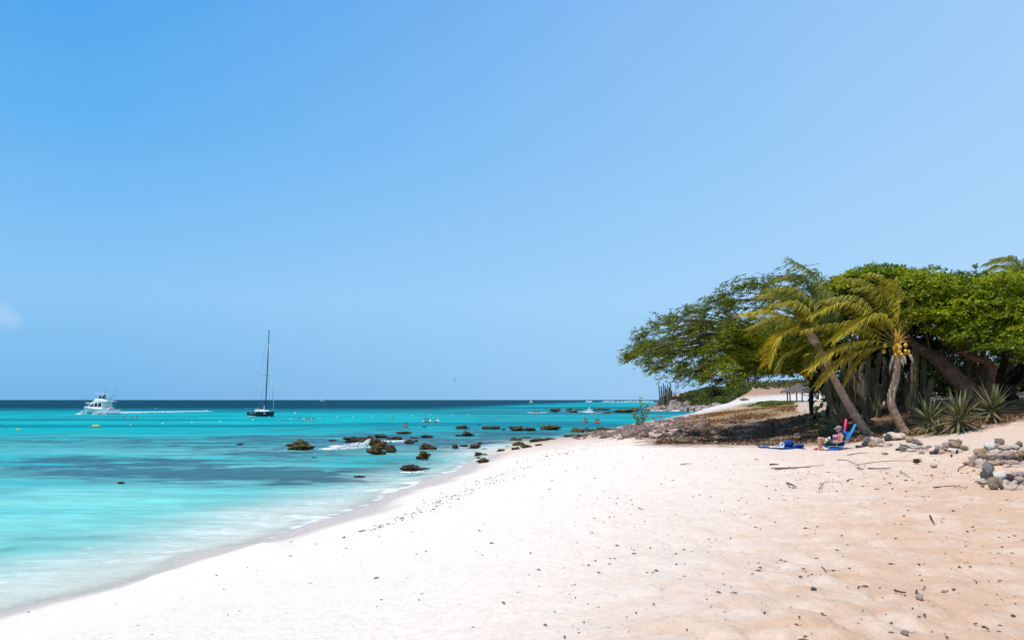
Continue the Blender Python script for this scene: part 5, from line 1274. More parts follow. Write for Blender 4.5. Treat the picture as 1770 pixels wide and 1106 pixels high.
# ------------------------------------------------------------------ sunbather, chair and gear
M_skin = mat('skin_tanned', (0.46, 0.22, 0.14), .55, .3, var=.08, scale=9)
M_skin2 = mat('skin_light', (0.30, 0.16, 0.11), .55, .3)
M_hair = mat('brown_hair', (0.10, 0.05, 0.03), .7, .3)
def skin(name, chain, radii, edges, m, parent, root_i=0, sub=2):
    """one continuous body from a skeleton"""
    me = bpy.data.meshes.new(name); bm = bmesh.new(); lay = bm.verts.layers.skin.verify()
    vs = [bm.verts.new(c) for c in chain]
    for i, (v, r) in enumerate(zip(vs, radii)):
        v[lay].radius = r if isinstance(r, tuple) else (r, r); v[lay].use_root = (i == root_i)
    for a, b in edges: bm.edges.new((vs[a], vs[b]))
    bm.to_mesh(me); bm.free()
    o = mobj(name, me, parent)
    o.modifiers.new('skin', 'SKIN').use_smooth_shade = True
    s = o.modifiers.new('sub', 'SUBSURF'); s.levels = sub; s.render_levels = sub
    dg = bpy.context.evaluated_depsgraph_get(); ev = o.evaluated_get(dg)
    nm = bpy.data.meshes.new_from_object(ev); nm.name = name
    o.modifiers.clear(); o.data = nm; nm.materials.clear(); nm.materials.append(m)
    nm.polygons.foreach_set('use_smooth', np.ones(len(nm.polygons), bool))
    return o

YB = on_ground(1446, 777).y
PB = P(1446, 777, YB); PB.z = gz(PB.x, PB.y)
K = YB / F_PX
def L2(u, v, dy=0.0):      # place by photo offset from the chair foot; x right, y away, z up
    return Vector(((u - 1446) * K, dy, (777 - v) * K))
def sunbather():
    root = empty('person', PB)
    tag(root, 'sunbather in pinkish cap and dark green shorts reclining in the blue chair', 'person')
    hip = L2(1444, 768.5); w = .10
    c = [hip, L2(1446.5, 763.5), L2(1450, 758), L2(1453.5, 752.6), L2(1454, 749), L2(1452.4, 745)]          # pelvis..skull base
    r = [(.15, .125), (.135, .11), (.15, .12), (.13, .085), (.055, .055), (.05, .05)]
    e = [(0, 1), (1, 2), (2, 3), (3, 4), (4, 5)]
    for s in (-1, 1):
        k = len(c)
        foot_x = 0 if s < 0 else 3
        c += [L2(1440, 769, s * .10), L2(1428, 762.5, s * .13), L2(1415.5 + foot_x, 756, s * .12), L2(1416 + foot_x, 766, s * .12), L2(1416.5 + foot_x, 774.6, s * .12), L2(1412.5 + foot_x, 776, s * .12), L2(1409.5 + foot_x, 776.4, s * .12)]
        r += [.10, .082, .06, .055, .036, .035, .024]
        e += [(0, k)] + [(k + i, k + i + 1) for i in range(6)]
        k = len(c)
        c += [L2(1453, 753.2, s * .17), L2(1449.5, 763, s * .24), L2(1442, 764, s * .17), L2(1437, 762.5, s * .10)]
        r += [.06, .042, .033, .026]
        e += [(3, k)] + [(k + i, k + i + 1) for i in range(3)]
        for f in range(5):         # fingers
            kk = len(c); a = (f - 2) * .016
            if f == 4: c += [L2(1436.5, 761.2, s * .10 + a * .6), L2(1435.2, 760, s * .08)]
            else: c += [L2(1435.2, 762 - f * .3, s * .095 + a), L2(1433.6, 762.3 - f * .4, s * .085 + a)]
            r += [.010, .008]; e += [(k + 3, kk), (kk, kk + 1)]
    body = skin('body', c, r, e, M_skin, root)
    hc = L2(1451.2, 741.6)
    # head: skull, jaw, nose, ears in one mesh
    h = MB(); h.sphere(hc, .10, 16, (.98, .80, 1.10)); h.sphere(hc + Vector((-.030, 0, -.055)), .07, 12, (.95, .85, .85)); h.tube([hc + Vector((-.085, 0, .005)), hc + Vector((-.118, 0, -.028)), hc + Vector((-.092, 0, -.036))], [.010, .017, .012], 6)
    for s in (-1, 1): h.sphere(hc + Vector((.012, s * .08, -.015)), .028, 7, (.7, .4, 1.1))
    head = h.build('head', M_skin, root, True)
    ml = mat('lips', (.40, .12, .10), .5, .4)
    MB().sphere(hc + Vector((-.098, 0, -.062)), .018, 7, (.5, 1.2, .45)).build('mouth', ml, root, True)
    gl = mat('sunglasses_lens', (.02, .02, .03), .12, .6)
    g = MB()
    for s in (-1, 1): g.sphere(hc + Vector((-.088, s * .035, .012)), .028, 8, (.45, 1, .8)); g.tube([hc + Vector((-.08, s * .066, .016)), hc + Vector((.01, s * .086, .008))], .006, 5)
    g.tube([hc + Vector((-.102, -.02, .016)), hc + Vector((-.104, 0, .018)), hc + Vector((-.102, .02, .016))], .006, 5)
    g.build('sunglasses', gl, root, True)
    hr = MB(); hr.sphere(hc + Vector((.030, 0, -.01)), .095, 12, (.85, .88, 1.15)); hr.sphere(hc + Vector((.055, 0, -.075)), .05, 8, (.8, 1, 1.2)); hr.build('hair', M_hair, root, True)
    mc = mat('cap_cloth', (.42, .26, .34), .8, .2, c2=(.14, .10, .16), scale=18)
    cp = MB(); cp.sphere(hc + Vector((.004, 0, .040)), .108, 14, (1, .86, .72))
    cp.loft([[hc + Vector((-.06, y, .045 - abs(y) * .3)) for y in (-.075, -.03, .03, .075)] + [hc + Vector((-.06, y, .038 - abs(y) * .3)) for y in (.075, .03, -.03, -.075)],
             [hc + Vector((-.185 + abs(y) * .5, y, .030 - abs(y) * .4)) for y in (-.065, -.025, .025, .065)] + [hc + Vector((-.185 + abs(y) * .5, y, .022 - abs(y) * .4)) for y in (.065, .025, -.025, -.065)]])
    cp.build('cap', mc, root, True)
    ms = mat('shorts_cloth', (.012, .05, .035), .85, .2, var=.25, scale=12)
    sc = [hip, L2(1446, 765)] ; sr = [(.165, .14), (.15, .125)]; se = [(0, 1)]
    for s in (-1, 1):
        k = len(sc); sc += [L2(1440, 769, s * .10), L2(1432, 765, s * .125), L2(1425, 761, s * .13)]; sr += [.118, .11, .098]; se += [(0, k), (k, k + 1), (k + 1, k + 2)]
    skin('shorts', sc, sr, se, ms, root)
    mw = mat('white_trim', (.75, .74, .68), .8, .2)
    for s in (-1, 1):
        A = L2(1425.2, 761.2, s * .13); B_ = L2(1423.2, 760.2, s * .13); MB().tube([A, B_], [.100, .096], 14, False).build('hem', mw, root, True)
        MB().tube([L2(1425, 758.6, s * .19), L2(1432, 762.6, s * .20), L2(1440, 766, s * .19)], .010, 5).build('side_stripe', mw, root, True)
    mt = mat('bikini_top', (.48, .16, .42), .7, .3, c2=(.65, .35, .50), scale=25)
    for s in (-1, 1): MB().sphere(L2(1444.5, 754.6, s * .07), .075, 10, (.8, .95, .95)).build('top_cup', mt, root, True)
    MB().tube([L2(1445, 752.5, -.08), L2(1449, 749, -.10), L2(1454, 748.5, -.05)], .008, 5).build('shoulder_strap', mt, root)
    msn = mat('red_sandal', (.40, .05, .05), .6, .3)
    for s in (-1, 1):
        fx = 0 if s < 0 else 3
        q = L2(1412.6 + fx, 777.0, s * .12); MB().box(q + Vector((0, 0, .012)), (.26, .095, .025), bevel=.01).tube([q + Vector((-.05, -.05, .02)), q + Vector((-.05, 0, .075)), q + Vector((-.05, .05, .02))], .012, 5).build('sandal', msn, root)
sunbather()
M_blue = mat('blue_canvas', (.012, .16, .62), .75, .25, var=.15, scale=10)
M_navy = mat('navy_mesh_cloth', (.012, .06, .22), .8, .2, var=.2, scale=14)
M_alu = mat('chair_frame', (.45, .47, .50), .35, .5, metallic=.8)
M_black = mat('black_plastic', (.02, .02, .022), .5, .4)
M_white = mat('white_plastic', (.78, .78, .77), .45, .4)
def chair():
    root = empty('beach_chair', PB + Vector((.02, .02, 0)))
    tag(root, 'low blue sling beach chair holding two foam noodles, the sunbather in it', 'beach chair')
    def strip(pts, w, th_=.018):
        secs = []
        for (u, v) in pts:
            q = L2(u, v); secs.append([q + Vector((0, -w, 0)), q + Vector((0, w, 0)), q + Vector((.01, w, -th_)), q + Vector((.01, -w, -th_))])
        return secs
    MB().loft(strip([(1461.5, 746.5), (1458, 754), (1454.5, 762), (1452, 769.5)], .27)).build('backrest', M_navy, root)
    MB().loft(strip([(1451.5, 769), (1446, 772), (1438, 773.2), (1431, 772.6), (1425.5, 769.5)], .27)).build('seat', M_blue, root)
    # front skirt of the sling, hanging below the knees
    MB().loft([[L2(u, v, -.285), L2(u, v2, -.285), L2(u, v2, -.265), L2(u, v, -.265)] for u, v, v2 in ((1424.5, 769, 773.5), (1427.5, 770, 776.5), (1432, 772.2, 777), (1439, 772.4, 775.5), (1447, 770.5, 773), (1452, 767.8, 770.6))]).build('side_panel', M_blue, root)
    MB().sphere(L2(1460.2, 750.2, 0), .13, 12, (.42, 1.7, 1.15), (0, -.45, 0)).build('head_pillow', M_blue, root, True)
    for s in (-1, 1):
        y = s * .29
        MB().tube([L2(1461.8, 746, y), L2(1452, 770.5, y)], .013, 7).build('back_frame', M_alu, root)
        MB().tube([L2(1452, 770.5, y), L2(1425, 770, y)], .013, 7).build('seat_frame', M_alu, root)
        MB().tube([L2(1425, 770, y), L2(1428, 777, y), L2(1430, 777, y)], .013, 7).build('leg', M_alu, root)
        MB().tube([L2(1449, 770.5, y), L2(1454, 777, y), L2(1451, 777, y)], .013, 7).build('leg', M_alu, root)
        MB().box(L2(1447, 762.5, s * .31), (.38, .05, .022), (0, -.12, 0), .008).build('armrest', M_alu, root)
        MB().tube([L2(1441, 763.2, s * .31), L2(1439, 771, s * .29)], .011, 6).build('armrest_post', M_alu, root)
chair()
for (a, b, c_, lab, nm) in (((1461.6, 754, .10), (1467, 724.6, .12), (.85, .06, .14), 'pink-red foam pool noodle standing upright behind the beach chair', 'red_foam'), ((1459.6, 758.5, -.30), (1475, 733.4, -.24), (.005, .32, .78), 'bright blue foam pool noodle leaning right behind the beach chair', 'blue_foam')):
    m_ = mat(nm, c_, .7, .3, bump=.004, bscale=40); A, B_ = L2(*a) , L2(*b)
    M4 = Matrix.Translation(PB + A) @ (B_ - A).to_track_quat('Z', 'Y').to_matrix().to_4x4(); ln = (B_ - A).length
    o = MB().lathe([(.012, 0), (.036, .003), (.038, ln * .5), (.036, ln - .003), (.012, ln), (.012, ln - .15)], 14).build('pool_noodle', m_, None, True); o.matrix_world = M4; tag(o, lab, 'pool noodle')
cupo = MB().lathe([(.001, 0), (.030, 0), (.040, .11), (.036, .11), (.028, .01), (.001, .01)], 16).build('white_cup', M_white, None, True, PB + L2(1433.2, 760.6, -.06)); tag(cupo, 'white foam cup held on the lap of the sunbather', 'cup')
# mat with things on it
q0 = on_ground(1357, 776); kx = q0.y / F_PX
root = empty('beach_mat', q0); tag(root, 'thin blue beach mat spread on the sand left of the sunbather', 'beach mat')
bm = bmesh.new(); nx, ny = 22, 8; g_ = [[bm.verts.new(((i / (nx - 1) - .5) * 70 * kx, (j / (ny - 1)) * 1.1 - .1, 0)) for j in range(ny)] for i in range(nx)]
for i in range(nx - 1):
    for j in range(ny - 1): bm.faces.new((g_[i][j], g_[i + 1][j], g_[i + 1][j + 1], g_[i][j + 1]))
for row in g_:
    for v in row: v.co.z = gz(q0.x + v.co.x, q0.y + v.co.y) - q0.z + .035 + .012 * math.sin(v.co.x * 9)
bmesh.ops.solidify(bm, geom=bm.faces[:], thickness=.012)
me = bpy.data.meshes.new('mat_cloth'); bm.to_mesh(me); bm.free(); me.materials.append(mat('mat_blue', (.03, .22, .70), .7, .3, c2=(.015, .09, .38), scale=5)); mobj('mat_cloth', me, root)
MB().box((-12 * kx, .15, .06), (22 * kx, .28, .035), bevel=.01).build('white_stripe_edge', M_white, root)
q1 = q0 + Vector((14 * kx, .45, .05)); r1 = empty('navy_bag', q1); tag(r1, 'dark navy bag slumped on the right half of the blue mat', 'bag')
MB().sphere((0, 0, .13), .17, 12, (1.15, .8, .85)).build('bag_body', M_navy, r1, True); MB().tube([(-.12, 0, .22), (-.05, -.02, .30), (.06, -.02, .30), (.13, 0, .21)], .014, 6).build('bag_handle', M_black, r1, True)
q2 = q0 + Vector((0 * kx, .3, .05)); r2 = empty('swim_ring', q2); tag(r2, 'small white and light blue ring standing on the blue mat left of the bag', 'swim ring')
r2.scale = (.68, .68, .68)
bm = bmesh.new(); n1_, n2_ = 22, 9; vs = [[bm.verts.new(((.10 + .035 * math.cos(b * 6.283 / n2_)) * math.cos(a * 6.283 / n1_), .035 * math.sin(b * 6.283 / n2_), .13 + (.10 + .035 * math.cos(b * 6.283 / n2_)) * math.sin(a * 6.283 / n1_))) for b in range(n2_)] for a in range(n1_)]
for a in range(n1_):
    for b in range(n2_): bm.faces.new((vs[a][b], vs[(a + 1) % n1_][b], vs[(a + 1) % n1_][(b + 1) % n2_], vs[a][(b + 1) % n2_]))
me = bpy.data.meshes.new('ring'); bm.to_mesh(me); bm.free(); me.materials.append(M_white); me.polygons.foreach_set('use_smooth', np.ones(len(me.polygons), bool)); mobj('ring', me, r2)
MB().lathe([(.001, 0), (.085, 0), (.085, .02), (.001, .02)], 18, Matrix.Translation((0, .01, .13)) @ Matrix.Rotation(math.pi / 2, 4, 'X')).build('disc', mat('light_blue_plastic', (.10, .45, .70), .4, .4), r2)
q3 = q0 + Vector((29 * kx, .3, .05)); o = MB().sphere((0, 0, .06), .12, 10, (1.3, .8, .55)).sphere((.14, .04, .05), .08, 8, (1, .9, .6)).build('rolled_towel', M_navy, None, True, q3); tag(o, 'small dark blue bundled towel at the right end of the mat', 'towel')

# ------------------------------------------------------------------ thatched shelter
M_thatch = mat('grey_thatch', (.36, .33, .30), .95, .1, c2=(.14, .125, .115), scale=9, bump=.08, bscale=12)
M_post = mat('weathered_post', (.10, .075, .06), .9, .1)
def palapa():
    Y = 150.; b = P(1382, 694.5, Y); b.z = gz(b.x, b.y); k = Y / F_PX
    root = empty('thatched_shelter', b); tag(root, 'round grey palm-thatched beach shelter on posts beyond the grassy ground', 'shelter')
    zt, ze = P(1382, 661.5, Y).z - b.z, P(1382, 678, Y).z - b.z; R = 31 * k
    bm = bmesh.new(); rings = []; n = 48
    for i in range(7):
        t = i / 6; rings.append([bm.verts.new(((R * t + .05) * (1 + .03 * math.sin(a * 7)) * math.cos(a * 6.283 / n), (R * t + .05) * (1 + .03 * math.sin(a * 5)) * math.sin(a * 6.283 / n), zt + (ze - zt) * t ** .93 + (.12 if a % 2 else -.06) * t + (random.uniform(-.18, .08) if i == 6 else 0))) for a in range(n)])
    for r0, r1 in zip(rings[:-1], rings[1:]):
        for a in range(n): bm.faces.new((r0[a], r0[(a + 1) % n], r1[(a + 1) % n], r1[a]))
    bm.faces.new(rings[0])
    bmesh.ops.solidify(bm, geom=bm.faces[:], thickness=.18)
    me = bpy.data.meshes.new('thatch_roof'); bm.to_mesh(me); bm.free(); me.materials.append(M_thatch); mobj('thatch_roof', me, root)
    for a in range(6):
        x, y = R * .66 * math.cos(a * math.pi / 3 + .4), R * .66 * math.sin(a * math.pi / 3 + .4); z0 = gz(b.x + x, b.y + y) - b.z
        MB().tube([(x, y, z0 - .3), (x, y, ze + .25)], .12, 7).build('post', M_post, root)
    return root
palapa()
# small white beach chair under the shelter's right side
b = P(1396, 697, 135.); b.z = gz(b.x, b.y); r = empty('white_chair', b); tag(r, 'white plastic chair beside the right post of the thatched shelter', 'chair')
MB().box((0, 0, .55), (.9, .9, .08)).build('seat', M_white, r); MB().box((.1, .42, 1.15), (.9, .07, 1.15)).build('backrest', M_white, r)
for sx in (-.38, .38):
    for sy in (-.38, .38): MB().box((sx, sy, .25), (.09, .09, .5)).build('leg', M_white, r)
# house and garden wall glimpsed at the right edge
M_pink = mat('pink_stucco', (.55, .24, .20), .9, .1, c2=(.42, .19, .15), scale=1.5); M_yel = mat('yellow_stucco', (.62, .45, .20), .9, .1, var=.1)
M_roof = mat('roof_tile', (.35, .13, .08), .85, .2, var=.2, scale=3); M_win = mat('window_glass', (.03, .05, .07), .1, .6)
b = P(1775, 686, 85); b.z = gz(b.x, b.y); r = empty('pink_house', b); tag(r, 'pink house glimpsed between the trunks at the right edge', 'house')
MB().box((0, 3, 1.4), (9, 6, 3.4)).build('wall', M_pink, r); MB().loft([[(-5, -.4, 3.1), (5, -.4, 3.1), (5, 6.4, 3.1), (-5, 6.4, 3.1)], [(-3.4, 2.9, 4.3), (3.4, 2.9, 4.3), (3.4, 3.1, 4.3), (-3.4, 3.1, 4.3)]]).build('roof', M_roof, r)
for x in (-2.9, 0, 2.9):
    f = MB().box((x, -.02, 1.7), (1.2, .08, 1.3)).build('window', M_white, r); MB().box((x, -.07, 1.7), (1.0, .03, 1.1)).build('pane', M_win, f)
b = P(1775, 688, 66); b.z = gz(b.x, b.y); r = empty('garden_wall', b); tag(r, 'low yellow garden wall in front of the pink house', 'wall')
MB().box((0, 0, .45), (12, .25, 1.3)).build('wall_body', M_yel, r); MB().box((0, 0, 1.14), (12.2, .36, .08)).build('coping', M_white, r)

# ------------------------------------------------------------------ boats
M_gel = mat('white_gelcoat', (.82, .83, .82), .25, .5); M_dkglass = mat('dark_glass', (.015, .02, .03), .08, .6); M_steel = mat('steel_rail', (.6, .62, .65), .3, .5, metallic=.6)
M_hull_low = mat('hull_sea_reflection', (.20, .55, .52), .3, .5); M_red = mat('red_trim', (.45, .05, .05), .5, .3)
def hull_secs(L, B, zb, zs, zk, full=.55, rake=.0, n=13, tr=.85):
    secs = []
    for i in range(n):
        t = i / (n - 1); x = L * t          # 0 stern .. L bow
        hb = B / 2 * (tr + (1 - tr) * min(1, t / .4)) if t < .4 else B / 2 * (1 - ((t - .4) / .6) ** 2.2)
        hb = max(hb, .03); zd = zs + (zb - zs) * t ** 1.6; k = zk * (1 - max(0, (t - .75) / .25) ** 2 * .8)
        wl = hb * (1 - .55 * max(0, (t - .3) / .7)); xb = x + rake * max(0, t - .6) / .4
        xs = lambda z: x + (xb - x) * max(0, (z - k) / (zd - k))
        secs.append([(xs(zd), -hb, zd), (xs(zd * .4), -(hb * .45 + wl * .5), zd * .4), (xs(0), -wl * .86, 0), (x, -wl * .3, k * .8), (x, 0, k), (x, wl * .3, k * .8), (xs(0), wl * .86, 0), (xs(zd * .4), hb * .45 + wl * .5, zd * .4), (xs(zd), hb, zd)])
    return secs
def motor_yacht():
    Y = 173.; W = Pz(173, 715.2); k = W.y / F_PX
    root = empty('motor_yacht', W, math.radians(180 - 27)); tag(root, 'white motor yacht with flybridge and hardtop speeding left, trailing a wake', 'motor yacht')
    Lh = 9.2; x0 = -Lh / 2
    def q(p): return (p[0] + x0, p[1], p[2])
    MB().loft([[q(p) for p in s] for s in hull_secs(Lh, 3.3, 1.55, .95, -.5, rake=.9)]).build('hull', M_gel, root)
    sd = hull_secs(Lh, 3.36, 1.50, .92, -.5, rake=.9)
    # shade and sea reflection on the white hull, put in as a sea-green strip
    for s in (1, -1):
        v = []
        secs = [[(p[0] + x0, p[1] * 1.01, p[2]) for p in ([sc[1], sc[2]] if s > 0 else [sc[7], sc[6]])] for sc in sd[:-1]]
        mb = MB(); mb.loft([[(a[0], a[1], .34), (b[0], b[1] * 1.02, .02)] for a, b in secs], closed=False, caps=False); mb.build('hull_shade_strip', M_hull_low, root)
        mb = MB(); mb.loft([[(sc[0][0] + x0, sc[0][1] * -s * -1 * (1 if s > 0 else -1) * 1.015 if False else (abs(sc[0][1]) + .02) * s, sc[0][2] + .05), (sc[0][0] + x0, (abs(sc[0][1]) + .02) * s, sc[0][2] - .06)] for sc in sd[:-1]], closed=False, caps=False); mb.build('rub_rail', M_steel, root)
    MB().loft([[( -4.3, -1.4, 1.0), (-4.3, 1.4, 1.0), (-4.3, 1.4, .9), (-4.3, -1.4, .9)], [(2.0, -1.35, 1.28), (2.0, 1.35, 1.28), (2.0, 1.35, 1.1), (2.0, -1.35, 1.1)], [(4.6, -.3, 1.55), (4.6, .3, 1.55), (4.6, .3, 1.4), (4.6, -.3, 1.4)]]).build('deck', M_gel, root)
    # cabin: raked front
    cab = lambda x, w, z0, z1: [(x, -w, z0), (x, w, z0), (x, w * .88, z1), (x, -w * .88, z1)]
    MB().loft([cab(-2.2, 1.32, 1.0, 2.75), cab(1.1, 1.30, 1.1, 2.70), cab(2.3, 1.12, 1.2, 2.0), cab(3.5, .6, 1.35, 1.5)]).build('cabin', M_gel, root)
    for s in (-1, 1):
        for (xa, xb, za, zb, sh) in ((-2.0, -.9, 1.5, 2.4, .05), (-.72, .42, 1.55, 2.34, .2), (.6, 1.42, 1.58, 2.22, .3), (1.5, 2.15, 1.62, 1.98, .35)):
            w0, w1 = s * (1.25 + .03), s * (1.19 + .03)
            if xa > 1.4: w0, w1 = s * 1.20, s * 1.12
            MB().loft([[(xa, w0, za), (xb, w0 * (.98 if xb > 2 else 1), za), (xb - sh, w1, zb), (xa + .05, w1, zb)], [(xa, w0 - s * .06, za), (xb, w0 - s * .1, za), (xb - sh, w1 - s * .06, zb), (xa + .05, w1 - s * .06, zb)]]).build('side_window', M_dkglass, root)
    MB().loft([[(1.25, -.95, 2.62), (1.25, .95, 2.62), (2.28, .98, 2.03), (2.28, -.98, 2.03)], [(1.2, -.95, 2.56), (1.2, .95, 2.56), (2.2, .98, 1.97), (2.2, -.98, 1.97)]]).build('windscreen', M_dkglass, root)
    MB().loft([cab(-3.1, 1.25, 2.68, 2.78), cab(-2.2, 1.28, 2.72, 3.2), cab(.3, 1.2, 2.72, 3.3), cab(1.0, .95, 2.7, 2.95)]).build('flybridge', M_gel, root)
    MB().box((-3.1, 0, 2.62), (1.6, 2.5, .08)).build('cockpit_overhang', M_gel, root)
    MB().box((-1.1, 0, 4.30), (3.6, 2.4, .10), bevel=.03).build('hardtop', M_gel, root)
    for s in (-1, 1):
        MB().tube([(.3, s * 1.0, 3.2), (.55, s * 1.05, 4.28)], .03, 5).build('top_strut', M_steel, root)
        MB().tube([(-2.6, s * 1.1, 2.75), (-2.7, s * 1.1, 4.28)], .03, 5).build('top_strut', M_steel, root)
        MB().tube([(-1.5, s * 1.1, 3.1), (-1.9, s * 1.1, 3.6), (-2.7, s * 1.15, 4.35)], [.07, .08, .05], 6).build('radar_arch', M_gel, root)
        MB().tube([(-2.75, s * 1.1, 4.3), (-2.95, s * 1.25, 5.9)], .018, 4).build('antenna', M_black, root)
        MB().tube([(-2.9, s * 1.3, 1.0), (-3.0, s * 1.25, 2.6)], .03, 5).build('cockpit_post', M_steel, root)
        rail = [(1.6, s * 1.25, 1.95), (2.8, s * .98, 2.15), (3.9, s * .5, 2.3), (4.9, s * .1, 2.4)]; MB().tube(rail, .02, 4).build('bow_rail', M_steel, root)
        for x, y, z in ((2.8, .98, 2.15), (3.9, .5, 2.3), (4.75, .15, 2.38)): MB().tube([(x, s * y, 1.35), (x, s * y, z)], .018, 4).build('stanchion', M_steel, root)
    MB().box((-.5, 0, 3.5), (.5, 1.2, .7)).build('helm_seat', M_navy, root)
    MB().box((-3.4, 0, 1.15), (.9, 1.2, .35)).build('engine_box', M_gel, root); MB().box((-4.35, 0, 1.02), (.1, 2.6, .12)).build('red_coaming', M_red, root); MB().box((-4.75, 0, .2), (.5, 2.4, .08)).build('swim_platform', M_gel, root)
    for (x, y) in ((-.4, .3), (-3.2, -.6)):
        pass
    pr = empty('person', W + Vector((.9, -.3, 0))); pr.location.z = 3.05
    tag(pr, 'dark figure at the helm on the flybridge of the motor yacht', 'person')
    simple_person(pr, .78, mat('dark_shirt', (.03, .03, .06), .8, .2))
    return root
def simple_person(parent, s, cloth, submerged=False):
    """small standing or half-submerged figure, scaled by s (1 = 1.75 m)"""
    c = [(0, 0, .92), (0, 0, 1.15), (0, 0, 1.38), (0, 0, 1.50)]; r = [(.15, .11), (.14, .10), (.17, .10), (.055, .055)]; e = [(0, 1), (1, 2), (2, 3)]
    for q in (-1, 1):
        k = len(c)
        if not submerged:
            c += [(q * .09, 0, .88), (q * .10, .02, .48), (q * .10, 0, .06), (q * .10, -.12, .03)]; r += [.085, .06, .04, .035]; e += [(0, k), (k, k + 1), (k + 1, k + 2), (k + 2, k + 3)]
        k = len(c); c += [(q * .20, 0, 1.38), (q * .27, .0, 1.12), (q * .22, -.14, .95)]; r += [.05, .04, .03]; e += [(2, k), (k, k + 1), (k + 1, k + 2)]
    b = skin('body', [Vector(p) * s for p in c], [(x[0] * s, x[1] * s) if isinstance(x, tuple) else x * s for x in r], e, M_skin2, parent, sub=1)
    MB().sphere((0, 0, 1.63 * s), .11 * s, 9, (.9, .95, 1.15)).sphere((0, -.10 * s, 1.61 * s), .02 * s, 5).build('head', M_skin2, parent, True)
    MB().sphere((0, .02 * s, 1.66 * s), .115 * s, 9, (.95, .95, 1.1)).build('hair', M_hair, parent, True)
    if cloth: MB().tube([(0, 0, .95 * s), (0, 0, 1.2 * s), (0, 0, 1.42 * s)], [.17 * s, .17 * s, .15 * s], 9).build('shirt', cloth, parent, True)
motor_yacht()
M_black_hull = mat('black_hull_paint', (.012, .014, .018), .25, .5); M_mast = mat('dark_mast', (.035, .045, .05), .4, .4); M_sail = mat('furled_sail', (.70, .68, .64), .8, .2); M_wire = mat('rigging_wire', (.08, .09, .10), .4, .4)
def sailboat():
    W = Pz(452, 719.8); Y = W.y; k = Y / F_PX
    root = empty('sailboat', W, math.radians(-38)); tag(root, 'black-hulled sailboat with a bare tall mast and furled jib moored offshore', 'sailboat')
    L = 27 * 2 * k / math.cos(math.radians(38)) * .96; x0 = -L / 2
    secs = hull_secs(L, 2.5, .98, .82, -.45, rake=.35, tr=.62)
    MB().loft([[(p[0] + x0, p[1], p[2]) for p in s] for s in secs]).build('hull', M_black_hull, root)
    MB().loft([[(s[0][0] + x0, s[0][1] * .97, s[0][2] + .03), (s[8][0] + x0, s[8][1] * .97, s[8][2] + .03), (s[8][0] + x0, s[8][1] * .9, s[8][2] - .06), (s[0][0] + x0, s[0][1] * .9, s[0][2] - .06)] for s in secs[:-1]]).build('deck', M_gel, root)
    for s in (1, -1):
        MB().loft([[(c[2][0] + x0, (abs(c[2][1]) + .035) * s, .13), (c[2][0] + x0, (abs(c[2][1]) + .03) * s, .03)] for c in secs[:-1]], closed=False, caps=False).build('waterline_stripe', M_white, root)
        # painted name and number marks, too small to read in the photograph
        for i, x in enumerate([-.42, -.36, -.30, -.24, -.18, -.12, -.02]):
            j = min(int((x + .5) * 12), 11); y_ = (abs(secs[j][1][1]) * .55 + abs(secs[j][0][1]) * .45 + .03); MB().box((x * L, s * y_, .58), (.13, .03, .13 if i % 2 else .10)).build('name_letter', M_white, root)
        for x in (.27, .31):
            j = min(int((x + .5) * 12), 11); y_ = (abs(secs[j][1][1]) * .5 + abs(secs[j][0][1]) * .5 + .03); MB().box((x * L, s * y_, .60), (.13, .03, .24)).build('hull_number', M_white, root)
    cs = lambda x, w, z0, z1: [(x, -w, z0), (x, w, z0), (x, w * .8, z1), (x, -w * .8, z1)]
    MB().loft([cs(-L * .16, .75, .85, 1.28), cs(L * .1, .72, .88, 1.25), cs(L * .28, .4, .92, 1.02)]).build('cabin', M_gel, root)
    for s in (-1, 1):
        for x in (-L * .1, L * .0): MB().box((x, s * .70, 1.08), (.5, .04, .12)).build('cabin_window', M_dkglass, root)
    H = (720 - 573.5) * k; mx = L * .16
    top = Vector((mx - .25, 0, H)) ; lean = Vector((.42, .0, 0))
    tp = Vector((mx + .30, .1, H))
    MB().tube([(mx, 0, .9), (mx + .1, .03, H * .35), (mx + .22, .07, H * .72), tp], [.11, .10, .085, .06], 8).build('mast', M_mast, root)
    MB().box(tp + Vector((0, 0, .05)), (.3, .1, .2)).build('masthead', M_mast, root)
    MB().tube([(mx, 0, 1.9), (mx - 2.4, 0, 1.75)], [.06, .05], 7).build('boom', M_mast, root)
    MB().tube([(mx - .1, 0, 2.02), (mx - .9, .02, 2.05), (mx - 1.6, 0, 1.92)], [.12, .15, .08], 8).build('stowed_mainsail', M_navy, root, True)
    bow = Vector((L / 2 + .25, 0, 1.0)); hs = Vector((mx + .25, .08, H * .86))
    MB().tube([hs, hs.lerp(bow, .25), hs.lerp(bow, .6), bow.lerp(hs, .05)], [.03, .055, .075, .06], 7).build('furled_jib', M_sail, root, True)
    st = Vector((x0, 0, .9))
    for a, b in ((tp, st + Vector((0, .4, 0))), (tp, st + Vector((0, -.4, 0))), (Vector((mx + .2, .06, H * .8)), Vector((mx - .2, 1.1, .95))), (Vector((mx + .2, .06, H * .8)), Vector((mx - .2, -1.1, .95))), (Vector((mx + .1, .03, H * .45)), Vector((mx - .5, -1.1, .95)))): MB().tube([a, b], .011, 4).build('stay_wire', M_wire, root)
    MB().tube([(mx + .12, -.9, H * .48), (mx + .12, .9, H * .48)], .03, 5).build('spreader', M_mast, root)
    for s in (-1, 1): MB().tube([(x0 + .1, s * .8, .85), (x0 + .1, s * .8, 1.45), (x0 + 1.2, s * .95, 1.45), (x0 + 1.2, s * .95, .85)], .018, 4).build('pushpit_rail', M_steel, root)
    MB().tube([(L / 2 - .5, -.35, .95), (L / 2 + .1, 0, 1.5), (L / 2 - .5, .35, .95)], .018, 4).build('pulpit_rail', M_steel, root)
